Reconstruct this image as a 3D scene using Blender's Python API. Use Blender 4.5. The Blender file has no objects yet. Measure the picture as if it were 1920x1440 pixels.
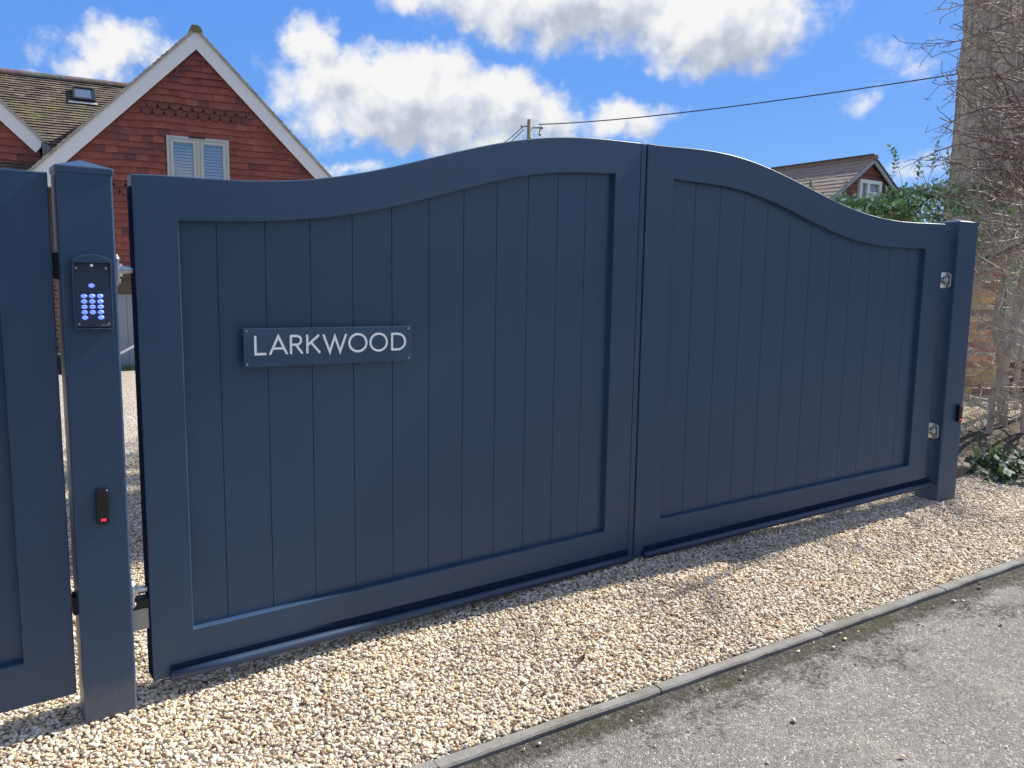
import bpy, bmesh, math, random
import numpy as np
from math import radians, sin, cos, pi, floor
from mathutils import Vector, Matrix, noise

SC = bpy.context.scene
COL = SC.collection

# ------------------------------------------------------------------ camera
cam_d = bpy.data.cameras.new("camera")
cam_d.lens = 28.125
cam_d.sensor_width = 36.0
cam_d.clip_start = 0.05
cam_d.clip_end = 3000.0
cam = bpy.data.objects.new("camera", cam_d)
COL.objects.link(cam)
RR = Vector((0.8006269363291529, -0.5989803227303518, 0.01480141229876483))
DD = Vector((-0.06407626870810885, -0.11015706939342648, -0.9918465868525728))
FF = Vector((0.5957270688936677, 0.7931506748685873, -0.12657514109359672))
cam.matrix_world = Matrix(((RR.x, -DD.x, -FF.x, -0.61032),
                           (RR.y, -DD.y, -FF.y, -2.92230),
                           (RR.z, -DD.z, -FF.z, 1.43833),
                           (0, 0, 0, 1)))
SC.camera = cam

# ------------------------------------------------------------------ exposure, sun, sky
SC.view_settings.view_transform = 'Standard'
SC.view_settings.look = 'None'
SC.view_settings.exposure = 1.3
SC.view_settings.gamma = 1.0
SC.view_settings.use_curve_mapping = False
SC.cycles.use_denoising = True
SC.cycles.max_bounces = 8
SC.cycles.transparent_max_bounces = 16

SUN_EL, SUN_PHI = radians(42), radians(-2.0)      # phi: from +x towards +y
sd = Vector((cos(SUN_EL) * cos(SUN_PHI), cos(SUN_EL) * sin(SUN_PHI), sin(SUN_EL)))
sl = bpy.data.lights.new("sun", 'SUN')
sl.energy = 3.4
sl.angle = radians(0.53)
sl.color = (1.0, 0.95, 0.88)
so = bpy.data.objects.new("sun", sl)
so.rotation_euler = sd.to_track_quat('Z', 'Y').to_euler()
so.location = (0, 0, 20)
COL.objects.link(so)


class NT:
    """small helper round a node tree"""
    def __init__(self, tree):
        self.t = tree

    def n(self, typ, **kw):
        nd = self.t.nodes.new(typ)
        for k, v in kw.items():
            setattr(nd, k, v)
        return nd

    def l(self, a, b):
        self.t.links.new(a, b)

    def put(self, sock, v):
        if isinstance(v, bpy.types.NodeSocket):
            self.l(v, sock)
        else:
            sock.default_value = v

    def m(self, op, a, b=None, c=None, clamp=False):
        nd = self.n('ShaderNodeMath', operation=op, use_clamp=clamp)
        self.put(nd.inputs[0], a)
        if b is not None:
            self.put(nd.inputs[1], b)
        if c is not None:
            self.put(nd.inputs[2], c)
        return nd.outputs[0]

    def mix(self, f, a, b, blend='MIX'):
        nd = self.n('ShaderNodeMix', data_type='RGBA', blend_type=blend)
        self.put(nd.inputs[0], f)
        self.put(nd.inputs[6], a if not isinstance(a, tuple) else (*a[:3], 1))
        self.put(nd.inputs[7], b if not isinstance(b, tuple) else (*b[:3], 1))
        return nd.outputs[2]

    def noise(self, vec, scale, detail=4, rough=0.55, dist=0.0):
        nd = self.n('ShaderNodeTexNoise')
        if vec is not None:
            self.l(vec, nd.inputs['Vector'])
        nd.inputs['Scale'].default_value = scale
        nd.inputs['Detail'].default_value = detail
        nd.inputs['Roughness'].default_value = rough
        nd.inputs['Distortion'].default_value = dist
        return nd.outputs['Fac']

    def smooth(self, x, lo, hi):
        nd = self.n('ShaderNodeMapRange', interpolation_type='SMOOTHSTEP')
        self.put(nd.inputs[0], x)
        nd.inputs[1].default_value = lo
        nd.inputs[2].default_value = hi
        return nd.outputs[0]

    def ramp(self, fac, stops, interp='LINEAR'):
        nd = self.n('ShaderNodeValToRGB')
        cr = nd.color_ramp
        cr.interpolation = interp
        while len(cr.elements) < len(stops):
            cr.elements.new(0.5)
        for e, (p, c) in zip(cr.elements, stops):
            e.position = p
            e.color = (*c, 1)
        self.put(nd.inputs[0], fac)
        return nd.outputs[0]


# ---- clouds: each entry is (azimuth from +y to +x, elevation, half width, half height), radians
CLOUDS = [(0.508, 0.213, 0.150, 0.056), (0.695, 0.322, 0.150, 0.050), (0.880, 0.292, 0.112, 0.056),
          (0.560, 0.335, 0.090, 0.030), (0.196, 0.240, 0.066, 0.030), (0.100, 0.190, 0.066, 0.016),
          (0.487, 0.168, 0.030, 0.014), (0.775, 0.188, 0.056, 0.024), (1.034, 0.201, 0.019, 0.011),
          (1.072, 0.240, 0.030, 0.020), (0.601, 0.169, 0.084, 0.018), (0.448, 0.130, 0.050, 0.010),
          (1.109, 0.137, 0.036, 0.013), (0.640, 0.210, 0.060, 0.040), (0.405, 0.258, 0.036, 0.036),
          (0.688, 0.198, 0.039, 0.024), (0.150, 0.222, 0.030, 0.021)]
w = bpy.data.worlds.new("World")
SC.world = w
w.use_nodes = True
w.cycles.sample_map_resolution = 1024
w.node_tree.nodes.clear()
W = NT(w.node_tree)

# node group: density of the cloud field at (azimuth, elevation)
g = bpy.data.node_groups.new("cloud_density", 'ShaderNodeTree')
g.interface.new_socket("az", in_out='INPUT', socket_type='NodeSocketFloat')
g.interface.new_socket("el", in_out='INPUT', socket_type='NodeSocketFloat')
g.interface.new_socket("d", in_out='OUTPUT', socket_type='NodeSocketFloat')
G = NT(g)
gi = G.n('NodeGroupInput')
go = G.n('NodeGroupOutput')
cv = G.n('ShaderNodeCombineXYZ')
G.l(gi.outputs[0], cv.inputs[0])
G.l(gi.outputs[1], cv.inputs[1])
n1 = G.n('ShaderNodeTexNoise')
n1.inputs['Scale'].default_value = 16
n1.inputs['Detail'].default_value = 5
n1.inputs['Roughness'].default_value = 0.6
G.l(cv.outputs[0], n1.inputs['Vector'])
sp = G.n('ShaderNodeSeparateColor')
G.l(n1.outputs['Color'], sp.inputs[0])
az = G.m('MULTIPLY_ADD', G.m('SUBTRACT', sp.outputs[0], 0.5), 0.10, gi.outputs[0])
el = G.m('MULTIPLY_ADD', G.m('SUBTRACT', sp.outputs[1], 0.5), 0.075, gi.outputs[1])
acc = None
for (a0, e0, wa, he) in CLOUDS:
    u = G.m('MULTIPLY', G.m('SUBTRACT', az, a0), 1 / wa)
    v = G.m('MULTIPLY', G.m('SUBTRACT', el, e0), 1 / he)
    r2 = G.m('ADD', G.m('MULTIPLY', u, u), G.m('MULTIPLY', v, v))
    val = G.m('MULTIPLY', G.m('SUBTRACT', 1.20, G.m('SQRT', r2)), min(1.0, 0.12 + he * 18) * (0.62 if a0 > 1.0 else 1.0))
    acc = val if acc is None else G.m('SMOOTH_MAX', acc, val, 0.25)
# unseen rest of the sky: noise clouds added to brighten reflections
big = G.noise(cv.outputs[0], 3.2, 6, 0.55)
gen = G.m('MULTIPLY_ADD', G.m('SUBTRACT', big, 0.47), 5.0, 0.0)
off = G.m('SUBTRACT', 1.0, G.m('MULTIPLY', G.smooth(gi.outputs[0], -0.25, -0.02),
                               G.m('SUBTRACT', 1.0, G.smooth(gi.outputs[0], 1.22, 1.45))))
off = G.m('MAXIMUM', off, G.smooth(gi.outputs[1], 0.40, 0.55))
gen = G.m('SUBTRACT', gen, G.m('MULTIPLY', G.m('SUBTRACT', 1.0, off), 6.0))
acc = G.m('MAXIMUM', acc, gen)
fine = G.noise(cv.outputs[0], 28, 7, 0.58)
dens = G.m('MULTIPLY_ADD', G.m('SUBTRACT', fine, 0.5), 0.85, acc)
G.l(dens, go.inputs[0])

tc = W.n('ShaderNodeTexCoord')
sx = W.n('ShaderNodeSeparateXYZ')
W.l(tc.outputs['Generated'], sx.inputs[0])
AZ = W.m('ARCTAN2', sx.outputs[0], sx.outputs[1])
EL = W.m('ARCSINE', sx.outputs[2])


def cdens(da, de):
    nd = W.n('ShaderNodeGroup')
    nd.node_tree = g
    W.l(W.m('ADD', AZ, da), nd.inputs[0])
    W.l(W.m('ADD', EL, de), nd.inputs[1])
    return nd.outputs[0]


d0, d1, d2 = cdens(0, 0), cdens(-0.012, 0.016), cdens(-0.03, 0.045)
alpha = W.smooth(d0, -0.04, 0.50)
cvw = W.n('ShaderNodeCombineXYZ')
W.l(AZ, cvw.inputs[0])
W.l(EL, cvw.inputs[1])
bil = W.noise(cvw.outputs[0], 26, 5, 0.5)
lit = W.m('SUBTRACT', d0, d1)
occ = W.smooth(d2, 0.1, 1.25)
br = W.m('ADD', W.m('MULTIPLY', lit, 0.85), W.m('MULTIPLY_ADD', W.m('SUBTRACT', bil, 0.5), 0.9, 0.92))
br = W.m('SUBTRACT', br, W.m('MULTIPLY', occ, 0.50), clamp=True)
ccol = W.ramp(br, [(0.0, (0.46, 0.51, 0.63)), (0.4, (0.58, 0.63, 0.74)), (0.72, (0.80, 0.84, 0.91)), (1.0, (1.0, 1.0, 1.0))])
sky = W.n('ShaderNodeTexSky', sky_type='NISHITA')
sky.sun_disc = False
sky.sun_elevation = SUN_EL
sky.sun_rotation = radians(90) - SUN_PHI
sky.altitude = 100
sky.air_density = 1.0
sky.dust_density = 0.4
sky.ozone_density = 3.0
hs = W.n('ShaderNodeHueSaturation')
hs.inputs['Saturation'].default_value = 1.05
tint = W.ramp(W.smooth(EL, 0.0, 0.40), [(0.0, (0.42, 0.58, 0.90)), (1.0, (0.54, 0.71, 1.0))])
scol = W.mix(1.0, sky.outputs[0], tint, 'MULTIPLY')
shs = W.n('ShaderNodeSeparateColor', mode='HSV')
W.l(scol, shs.inputs[0])
vmax = W.m('MAXIMUM', shs.outputs[2], 3.3)
comp = W.m('POWER', W.m('DIVIDE', 3.3, vmax), 0.8)
W.l(W.mix(1.0, scol, comp, 'MULTIPLY'), hs.inputs['Color'])
cs = W.mix(1.0, ccol, (3.75, 3.75, 3.75), 'MULTIPLY')
final = W.mix(alpha, hs.outputs[0], cs)
bg = W.n('ShaderNodeBackground')
bg.inputs[1].default_value = 0.10
W.l(final, bg.inputs[0])
wo = W.n('ShaderNodeOutputWorld')
W.l(bg.outputs[0], wo.inputs[0])

# ------------------------------------------------------------------ helpers
rng = random.Random(7)


def tag(o, label=None, cat=None, group=None, kind=None):
    for k, v in (('label', label), ('category', cat), ('group', group), ('kind', kind)):
        if v:
            o[k] = v
    return o


def empty(name, loc=(0, 0, 0), rz=0.0):
    o = bpy.data.objects.new(name, None)
    o.empty_display_size = 0.1
    o.location = loc
    o.rotation_euler = (0, 0, rz)
    COL.objects.link(o)
    return o


class MB:
    """collects vertices and faces; build() links them as one mesh object"""
    def __init__(self):
        self.v, self.f, self.c = [], [], []

    def add(self, vs, fs, col=(1, 1, 1)):
        o = len(self.v)
        self.v.extend([tuple(p) for p in vs])
        for q in fs:
            self.f.append([i + o for i in q])
            self.c.append(col)

    def box(self, a, b, M=None, col=(1, 1, 1)):
        (x0, y0, z0), (x1, y1, z1) = a, b
        vs = [Vector(p) for p in ((x0, y0, z0), (x1, y0, z0), (x1, y1, z0), (x0, y1, z0),
                                  (x0, y0, z1), (x1, y0, z1), (x1, y1, z1), (x0, y1, z1))]
        if M is not None:
            vs = [M @ p for p in vs]
        self.add(vs, [(0, 3, 2, 1), (4, 5, 6, 7), (0, 1, 5, 4), (1, 2, 6, 5), (2, 3, 7, 6), (3, 0, 4, 7)], col)

    def prism(self, poly, d0, d1, axis='y', M=None, col=(1, 1, 1)):
        """poly: 2d outline, extruded between d0 and d1 along the axis"""
        def P(p, d):
            q = {'y': (p[0], d, p[1]), 'z': (p[0], p[1], d), 'x': (d, p[0], p[1])}[axis]
            q = Vector(q)
            return M @ q if M is not None else q
        n = len(poly)
        area = sum(poly[i][0] * poly[(i + 1) % n][1] - poly[(i + 1) % n][0] * poly[i][1] for i in range(n))
        if (area < 0) != (axis == 'y' and False):
            poly = poly[::-1]
        vs = [P(p, d0) for p in poly] + [P(p, d1) for p in poly]
        fs = [tuple(range(n)), tuple(range(2 * n - 1, n - 1, -1))]
        fs += [(i, i + n, (i + 1) % n + n, (i + 1) % n) for i in range(n)]
        if axis in ('z', 'x'):
            fs = [tuple(reversed(q)) for q in fs]
        if d1 < d0:
            fs = [tuple(reversed(q)) for q in fs]
        self.add(vs, fs, col)

    def tube(self, pts, rad, sides=6, col=(1, 1, 1), caps=True):
        pts = [Vector(p) for p in pts]
        if not hasattr(rad, '__len__'):
            rad = [rad] * len(pts)
        vs, fs = [], []
        t = (pts[1] - pts[0]).normalized()
        ref = Vector((0, 0, 1)) if abs(t.z) < 0.9 else Vector((1, 0, 0))
        nrm = (ref - t * ref.dot(t)).normalized()
        for i, p in enumerate(pts):
            if i == 0:
                t = pts[1] - pts[0]
            elif i == len(pts) - 1:
                t = pts[-1] - pts[-2]
            else:
                t = pts[i + 1] - pts[i - 1]
            if t.length < 1e-9:
                t = Vector((0, 0, 1))
            t.normalize()
            nrm = nrm - t * nrm.dot(t)
            if nrm.length < 1e-6:
                nrm = t.orthogonal()
            nrm.normalize()
            b = t.cross(nrm)
            for k in range(sides):
                a = 2 * pi * k / sides
                vs.append(p + (nrm * cos(a) + b * sin(a)) * rad[i])
        for i in range(len(pts) - 1):
            for k in range(sides):
                k2 = (k + 1) % sides
                fs.append((i * sides + k, i * sides + k2, (i + 1) * sides + k2, (i + 1) * sides + k))
        if caps and sides > 2:
            fs.append(tuple(range(sides - 1, -1, -1)))
            m = (len(pts) - 1) * sides
            fs.append(tuple(range(m, m + sides)))
        self.add(vs, fs, col)

    def build(self, name, mat, parent=None, smooth=False, bevel=0.0, segs=2, angle=40):
        me = bpy.data.meshes.new(name)
        me.from_pydata(self.v, [], self.f)
        if mat is not None:
            me.materials.append(mat)
        if any(c != (1, 1, 1) for c in self.c):
            at = me.color_attributes.new('Col', 'FLOAT_COLOR', 'CORNER')
            arr = []
            for f, c in zip(self.f, self.c):
                arr.extend((*c, 1.0) * len(f))
            at.data.foreach_set('color', arr)
        if smooth:
            me.polygons.foreach_set('use_smooth', [True] * len(me.polygons))
        me.update()
        o = bpy.data.objects.new(name, me)
        COL.objects.link(o)
        if parent is not None:
            o.parent = parent
        if bevel > 0:
            md = o.modifiers.new('bevel', 'BEVEL')
            md.width = bevel
            md.segments = segs
            md.limit_method = 'ANGLE'
            md.angle_limit = radians(angle)
            md.harden_normals = False
        return o


def copy_tree(o, parent=None):
    c = o.copy()
    COL.objects.link(c)
    c.parent = parent
    for ch in list(o.children):
        copy_tree(ch, c)
    return c


def material(name, base, rough=0.6, metal=0.0, spec=0.5, build=None):
    """base: colour or callable(T, vec) -> colour socket; build(T, bsdf, vec) may add bump etc."""
    m = bpy.data.materials.new(name)
    m.use_nodes = True
    T = NT(m.node_tree)
    b = m.node_tree.nodes['Principled BSDF']
    b.inputs['Roughness'].default_value = rough
    b.inputs['Metallic'].default_value = metal
    b.inputs['Specular IOR Level'].default_value = spec
    tcn = T.n('ShaderNodeTexCoord')
    vec = tcn.outputs['Object']
    if callable(base):
        T.l(base(T, vec), b.inputs['Base Color'])
    else:
        b.inputs['Base Color'].default_value = (*base, 1)
    if build:
        build(T, b, vec)
    return m


def bump(T, b, h, strength=0.3, dist=0.01):
    bn = T.n('ShaderNodeBump')
    bn.inputs['Strength'].default_value = strength
    bn.inputs['Distance'].default_value = dist
    T.l(h, bn.inputs['Height'])
    T.l(bn.outputs[0], b.inputs['Normal'])


def colattr(mult_lo=0.75, mult_hi=1.25, scale=25.0):
    def f(T, vec):
        a = T.n('ShaderNodeAttribute', attribute_name='Col')
        k = T.n('ShaderNodeMapRange')
        T.l(T.noise(vec, scale, 5, 0.6), k.inputs[0])
        k.inputs[1].default_value, k.inputs[2].default_value = 0.25, 0.75
        k.inputs[3].default_value, k.inputs[4].default_value = mult_lo, mult_hi
        return T.mix(1.0, a.outputs['Color'], k.outputs[0], 'MULTIPLY')
    return f


# ------------------------------------------------------------------ materials
PAINT = (0.029, 0.064, 0.124)


def paint_col(T, vec):
    n = T.noise(vec, 3.0, 3, 0.5)
    s = T.n('ShaderNodeSeparateXYZ')
    T.l(vec, s.inputs[0])
    mp = T.n('ShaderNodeMapping')
    mp.inputs['Scale'].default_value = (26, 26, 1.3)
    T.l(vec, mp.inputs[0])
    runs = T.smooth(T.noise(mp.outputs[0], 1.0, 5, 0.65), 0.50, 0.78)
    low = T.m('SUBTRACT', 1.0, T.smooth(T.m('MULTIPLY_ADD', T.m('SUBTRACT', T.noise(vec, 14, 6, 0.7), 0.5), 0.5, s.outputs[2]), 0.0, 0.42))
    spl = T.smooth(T.noise(vec, 85, 4, 0.7), 0.60, 0.74)
    dust = T.m('ADD', T.m('MULTIPLY', runs, 0.035), T.m('MULTIPLY', T.m('MULTIPLY', spl, low), 0.30))
    return T.mix(dust, paint_base(T, n), (0.24, 0.22, 0.19))


def paint_base(T, n):
    return T.mix(n, (PAINT[0] * 0.94, PAINT[1] * 0.94, PAINT[2] * 0.94), (PAINT[0] * 1.06, PAINT[1] * 1.06, PAINT[2] * 1.06))


def paint_build(T, b, vec):
    bump(T, b, T.noise(vec, 900, 2, 0.5), 0.05, 0.001)
    k = T.n('ShaderNodeMapRange')
    T.l(T.noise(vec, 6, 5, 0.6), k.inputs[0])
    k.inputs[3].default_value, k.inputs[4].default_value = 0.30, 0.42
    T.l(k.outputs[0], b.inputs['Roughness'])


M_PAINT = material("navy_powder_coat", paint_col, 0.42, build=paint_build)


def post_col(T, vec):
    # dust splashed up by the gravel, near the foot of the post
    s = T.n('ShaderNodeSeparateXYZ')
    T.l(vec, s.inputs[0])
    st = T.n('ShaderNodeMapping')
    st.inputs['Scale'].default_value = (40, 40, 30)
    T.l(vec, st.inputs[0])
    n = T.noise(st.outputs[0], 1.0, 6, 0.7)
    h = T.m('MULTIPLY_ADD', T.m('SUBTRACT', n, 0.5), 0.16, s.outputs[2])
    f = T.m('SUBTRACT', 1.0, T.smooth(h, 0.0, 0.075))
    return T.mix(T.m('MULTIPLY', f, 0.34), PAINT, (0.20, 0.19, 0.17))


M_POST = material("navy_powder_coat_dusty_foot", post_col, 0.42, build=paint_build)
M_SEAL = material("navy_seal", (0.026, 0.048, 0.098), 0.38)
M_STRIP = material("matt_dark_navy", (0.010, 0.018, 0.045), 0.9, spec=0.1)
M_EDGE = material("dark_edge_cover", (0.006, 0.012, 0.036), 0.95, spec=0.05)
M_BLACK = material("black_plastic", (0.008, 0.007, 0.009), 0.22)
M_BLACKMATT = material("black_iron", (0.006, 0.006, 0.008), 0.5)


def galv(T, vec):
    n = T.noise(vec, 60, 4, 0.6)
    return T.mix(n, (0.50, 0.52, 0.54), (0.80, 0.82, 0.84))


M_ZINC = material("galvanised_steel", galv, 0.28, metal=1.0,
                  build=lambda T, b, v: bump(T, b, T.noise(v, 120, 3), 0.25, 0.002))
M_STEEL = material("screw_steel", (0.62, 0.64, 0.68), 0.3, metal=1.0)
M_GREYPLATE = material("grey_zinc_plate", (0.36, 0.36, 0.35), 0.55, metal=0.3)
M_SIGN = material("slate_blue_plate", lambda T, v: T.mix(T.noise(v, 9, 4), (0.032, 0.068, 0.128), (0.038, 0.077, 0.142)), 0.42)
M_LETTER = material("white_letter", (0.90, 0.92, 0.93), 0.4)
M_FACE = material("intercom_face", (0.023, 0.040, 0.075), 0.45)


def keymat(name, c, strength):
    m = bpy.data.materials.new(name)
    m.use_nodes = True
    b = m.node_tree.nodes['Principled BSDF']
    b.inputs['Base Color'].default_value = (*c, 1)
    b.inputs['Roughness'].default_value = 0.3
    b.inputs['Emission Color'].default_value = (*c, 1)
    b.inputs['Emission Strength'].default_value = strength
    return m


M_KEY = keymat("lit_blue_key", (0.17, 0.27, 0.98), 0.42)
M_KEYTEXT = keymat("key_digit", (0.02, 0.05, 0.55), 0.10)
M_RED = keymat("red_mark", (0.9, 0.03, 0.06), 0.5)
M_LED = keymat("white_lamp", (0.7, 0.75, 0.9), 0.12)

M_TILE = material("hung_clay_tile", colattr(0.78, 1.2, 22), 0.85,
                  build=lambda T, b, v: bump(T, b, T.noise(v, 70, 5, 0.65), 0.5, 0.006))


def roof_col(T, vec):
    a = T.n('ShaderNodeAttribute', attribute_name='Col')
    n = T.noise(vec, 14, 6, 0.7)
    k = T.n('ShaderNodeMapRange')
    T.l(n, k.inputs[0])
    k.inputs[1].default_value, k.inputs[2].default_value, k.inputs[3].default_value, k.inputs[4].default_value = .25, .75, .6, 1.4
    c = T.mix(1.0, a.outputs['Color'], k.outputs[0], 'MULTIPLY')
    mo = T.m('MULTIPLY', T.smooth(T.noise(vec, 1.7, 5, 0.7), 0.50, 0.66), T.smooth(T.noise(vec, 19, 4, 0.6), 0.40, 0.60))
    c = T.mix(T.m('MULTIPLY', mo, 0.85), c, (0.20, 0.22, 0.045))
    li = T.smooth(T.noise(vec, 30, 3, 0.5), 0.66, 0.72)
    return T.mix(li, c, (0.45, 0.44, 0.38))


M_ROOF = material("mossy_roof_tile", roof_col, 0.9, build=lambda T, b, v: bump(T, b, T.noise(v, 60, 5, 0.65), 0.5, 0.006))
M_ROOF2 = material("brown_roof_tile", colattr(0.75, 1.25, 6), 0.9)
M_VERGE = material("verge_mortar", lambda T, v: T.ramp(T.noise(v, 9, 6, 0.7), [(0.3, (0.30, 0.27, 0.22)), (0.7, (0.52, 0.49, 0.43))]), 0.95)
M_WHITE = material("white_upvc", lambda T, v: T.mix(T.noise(v, 5, 4), (0.74, 0.75, 0.75), (0.80, 0.80, 0.79)), 0.4)
M_WINDOWFRAME = material("pale_sage_frame", (0.45, 0.48, 0.44), 0.4)
M_BLIND = material("white_blind", (0.74, 0.74, 0.73), 0.6)
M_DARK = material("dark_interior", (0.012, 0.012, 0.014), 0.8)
M_BRICK = material("stock_brick", colattr(0.7, 1.3, 40), 0.9,
                   build=lambda T, b, v: bump(T, b, T.noise(v, 120, 5, 0.65), 0.6, 0.004))
M_MORTAR = material("pale_mortar", (0.46, 0.42, 0.34), 0.95)
M_GARAGE = material("grey_painted_boards", lambda T, v: T.mix(T.noise(v, 4, 5), (0.24, 0.28, 0.33), (0.29, 0.33, 0.38)), 0.5)
M_DARKCLAY = material("dark_clay_backing", (0.07, 0.028, 0.022), 0.95)
M_SOFFIT = material("brown_soffit", (0.10, 0.075, 0.05), 0.7)
M_LEAD = material("lead_grey", (0.16, 0.17, 0.18), 0.6)


def glass_mat():
    m = bpy.data.materials.new("window_glass")
    m.use_nodes = True
    T = NT(m.node_tree)
    m.node_tree.nodes.remove(m.node_tree.nodes['Principled BSDF'])
    out = m.node_tree.nodes['Material Output']
    tr = T.n('ShaderNodeBsdfTransparent')
    tr.inputs[0].default_value = (0.95, 0.96, 0.96, 1)
    gl = T.n('ShaderNodeBsdfGlossy')
    gl.inputs['Roughness'].default_value = 0.03
    lw = T.n('ShaderNodeLayerWeight')
    lw.inputs[0].default_value = 0.5
    f = T.m('MULTIPLY_ADD', lw.outputs['Fresnel'], 0.5, 0.12, clamp=True)
    mx = T.n('ShaderNodeMixShader')
    T.l(f, mx.inputs[0])
    T.l(tr.outputs[0], mx.inputs[1])
    T.l(gl.outputs[0], mx.inputs[2])
    T.l(mx.outputs[0], out.inputs[0])
    return m


M_GLASS = glass_mat()


def bark_col(T, vec):
    mp = T.n('ShaderNodeMapping')
    mp.inputs['Scale'].default_value = (9, 9, 1.6)
    T.l(vec, mp.inputs[0])
    n = T.noise(mp.outputs[0], 2.2, 8, 0.7, 0.4)
    c = T.ramp(n, [(0.32, (0.18, 0.145, 0.11)), (0.47, (0.52, 0.44, 0.35)), (0.62, (0.70, 0.62, 0.50))])
    gr = T.smooth(T.noise(vec, 1.1, 5, 0.6), 0.48, 0.70)
    return T.mix(T.m('MULTIPLY', gr, 0.5), c, (0.20, 0.21, 0.10))


def bark_build(T, b, vec):
    mp = T.n('ShaderNodeMapping')
    mp.inputs['Scale'].default_value = (11, 11, 2.0)
    T.l(vec, mp.inputs[0])
    bump(T, b, T.noise(mp.outputs[0], 2.5, 8, 0.7, 0.6), 0.9, 0.05)


M_BARK = material("ridged_bark", bark_col, 0.95, build=bark_build)
M_TWIG = material("hawthorn_twig", colattr(0.7, 1.3, 12), 0.75)


def leaf_mat(name, trans=0.25, rough=0.38):
    m = bpy.data.materials.new(name)
    m.use_nodes = True
    T = NT(m.node_tree)
    b = m.node_tree.nodes['Principled BSDF']
    a = T.n('ShaderNodeAttribute', attribute_name='Col')
    T.l(a.outputs['Color'], b.inputs['Base Color'])
    b.inputs['Roughness'].default_value = rough
    tl = T.n('ShaderNodeBsdfTranslucent')
    T.l(T.mix(1.0, a.outputs['Color'], (1.3, 1.6, 0.7), 'MULTIPLY'), tl.inputs[0])
    mx = T.n('ShaderNodeMixShader')
    mx.inputs[0].default_value = trans
    T.l(b.outputs[0], mx.inputs[1])
    T.l(tl.outputs[0], mx.inputs[2])
    T.l(mx.outputs[0], m.node_tree.nodes['Material Output'].inputs[0])
    return m


M_LEAF = leaf_mat("evergreen_leaf")
M_IVY = leaf_mat("ivy_leaf", 0.15, 0.65)

STONES = [(0.00, (0.64, 0.575, 0.455)), (0.15, (0.78, 0.74, 0.655)), (0.29, (0.55, 0.45, 0.32)), (0.40, (0.69, 0.61, 0.47)),
          (0.53, (0.43, 0.345, 0.25)), (0.60, (0.81, 0.78, 0.72)), (0.71, (0.49, 0.46, 0.42)), (0.79, (0.61, 0.50, 0.345)),
          (0.87, (0.34, 0.25, 0.18)), (0.91, (0.73, 0.67, 0.56)), (0.970, (0.54, 0.385, 0.23))]


def stone_col(T, vec):
    oi = T.n('ShaderNodeObjectInfo')
    c = T.ramp(oi.outputs['Random'], STONES, 'CONSTANT')
    n = T.noise(vec, 3.0, 5, 0.65)
    big = T.noise(oi.outputs['Location'], 1.6, 5, 0.65)
    c = T.mix(1.0, c, T.ramp(big, [(0.32, (0.90, 0.86, 0.81)), (0.52, (1.14, 1.11, 1.06)), (0.70, (1.25, 1.18, 1.05))]), 'MULTIPLY')
    return T.mix(1.0, c, T.ramp(n, [(0.25, (0.66, 0.62, 0.56)), (0.75, (1.12, 1.12, 1.12))]), 'MULTIPLY')


M_STONE = material("flint_gravel", stone_col, 0.7)


def bed_col(T, vec):
    v = T.n('ShaderNodeTexVoronoi')
    v.inputs['Scale'].default_value = 52
    T.l(vec, v.inputs['Vector'])
    s = T.n('ShaderNodeSeparateColor')
    T.l(v.outputs['Color'], s.inputs[0])
    c = T.ramp(s.outputs[0], STONES, 'CONSTANT')
    gap_shade = T.smooth(v.outputs['Distance'], 0.35, 0.75)
    return T.mix(T.m('MULTIPLY_ADD', gap_shade, 0.55, 0.25), c, (0.13, 0.10, 0.07))  # shade between stones and on the far drive mixed into the colour


def bed_build(T, b, vec):
    v = T.n('ShaderNodeTexVoronoi')
    v.inputs['Scale'].default_value = 52
    T.l(vec, v.inputs['Vector'])
    bump(T, b, T.m('SUBTRACT', 1.0, v.outputs['Distance']), 1.0, 0.012)


M_BED = material("gravel_bed", bed_col, 0.9, build=bed_build)


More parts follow.
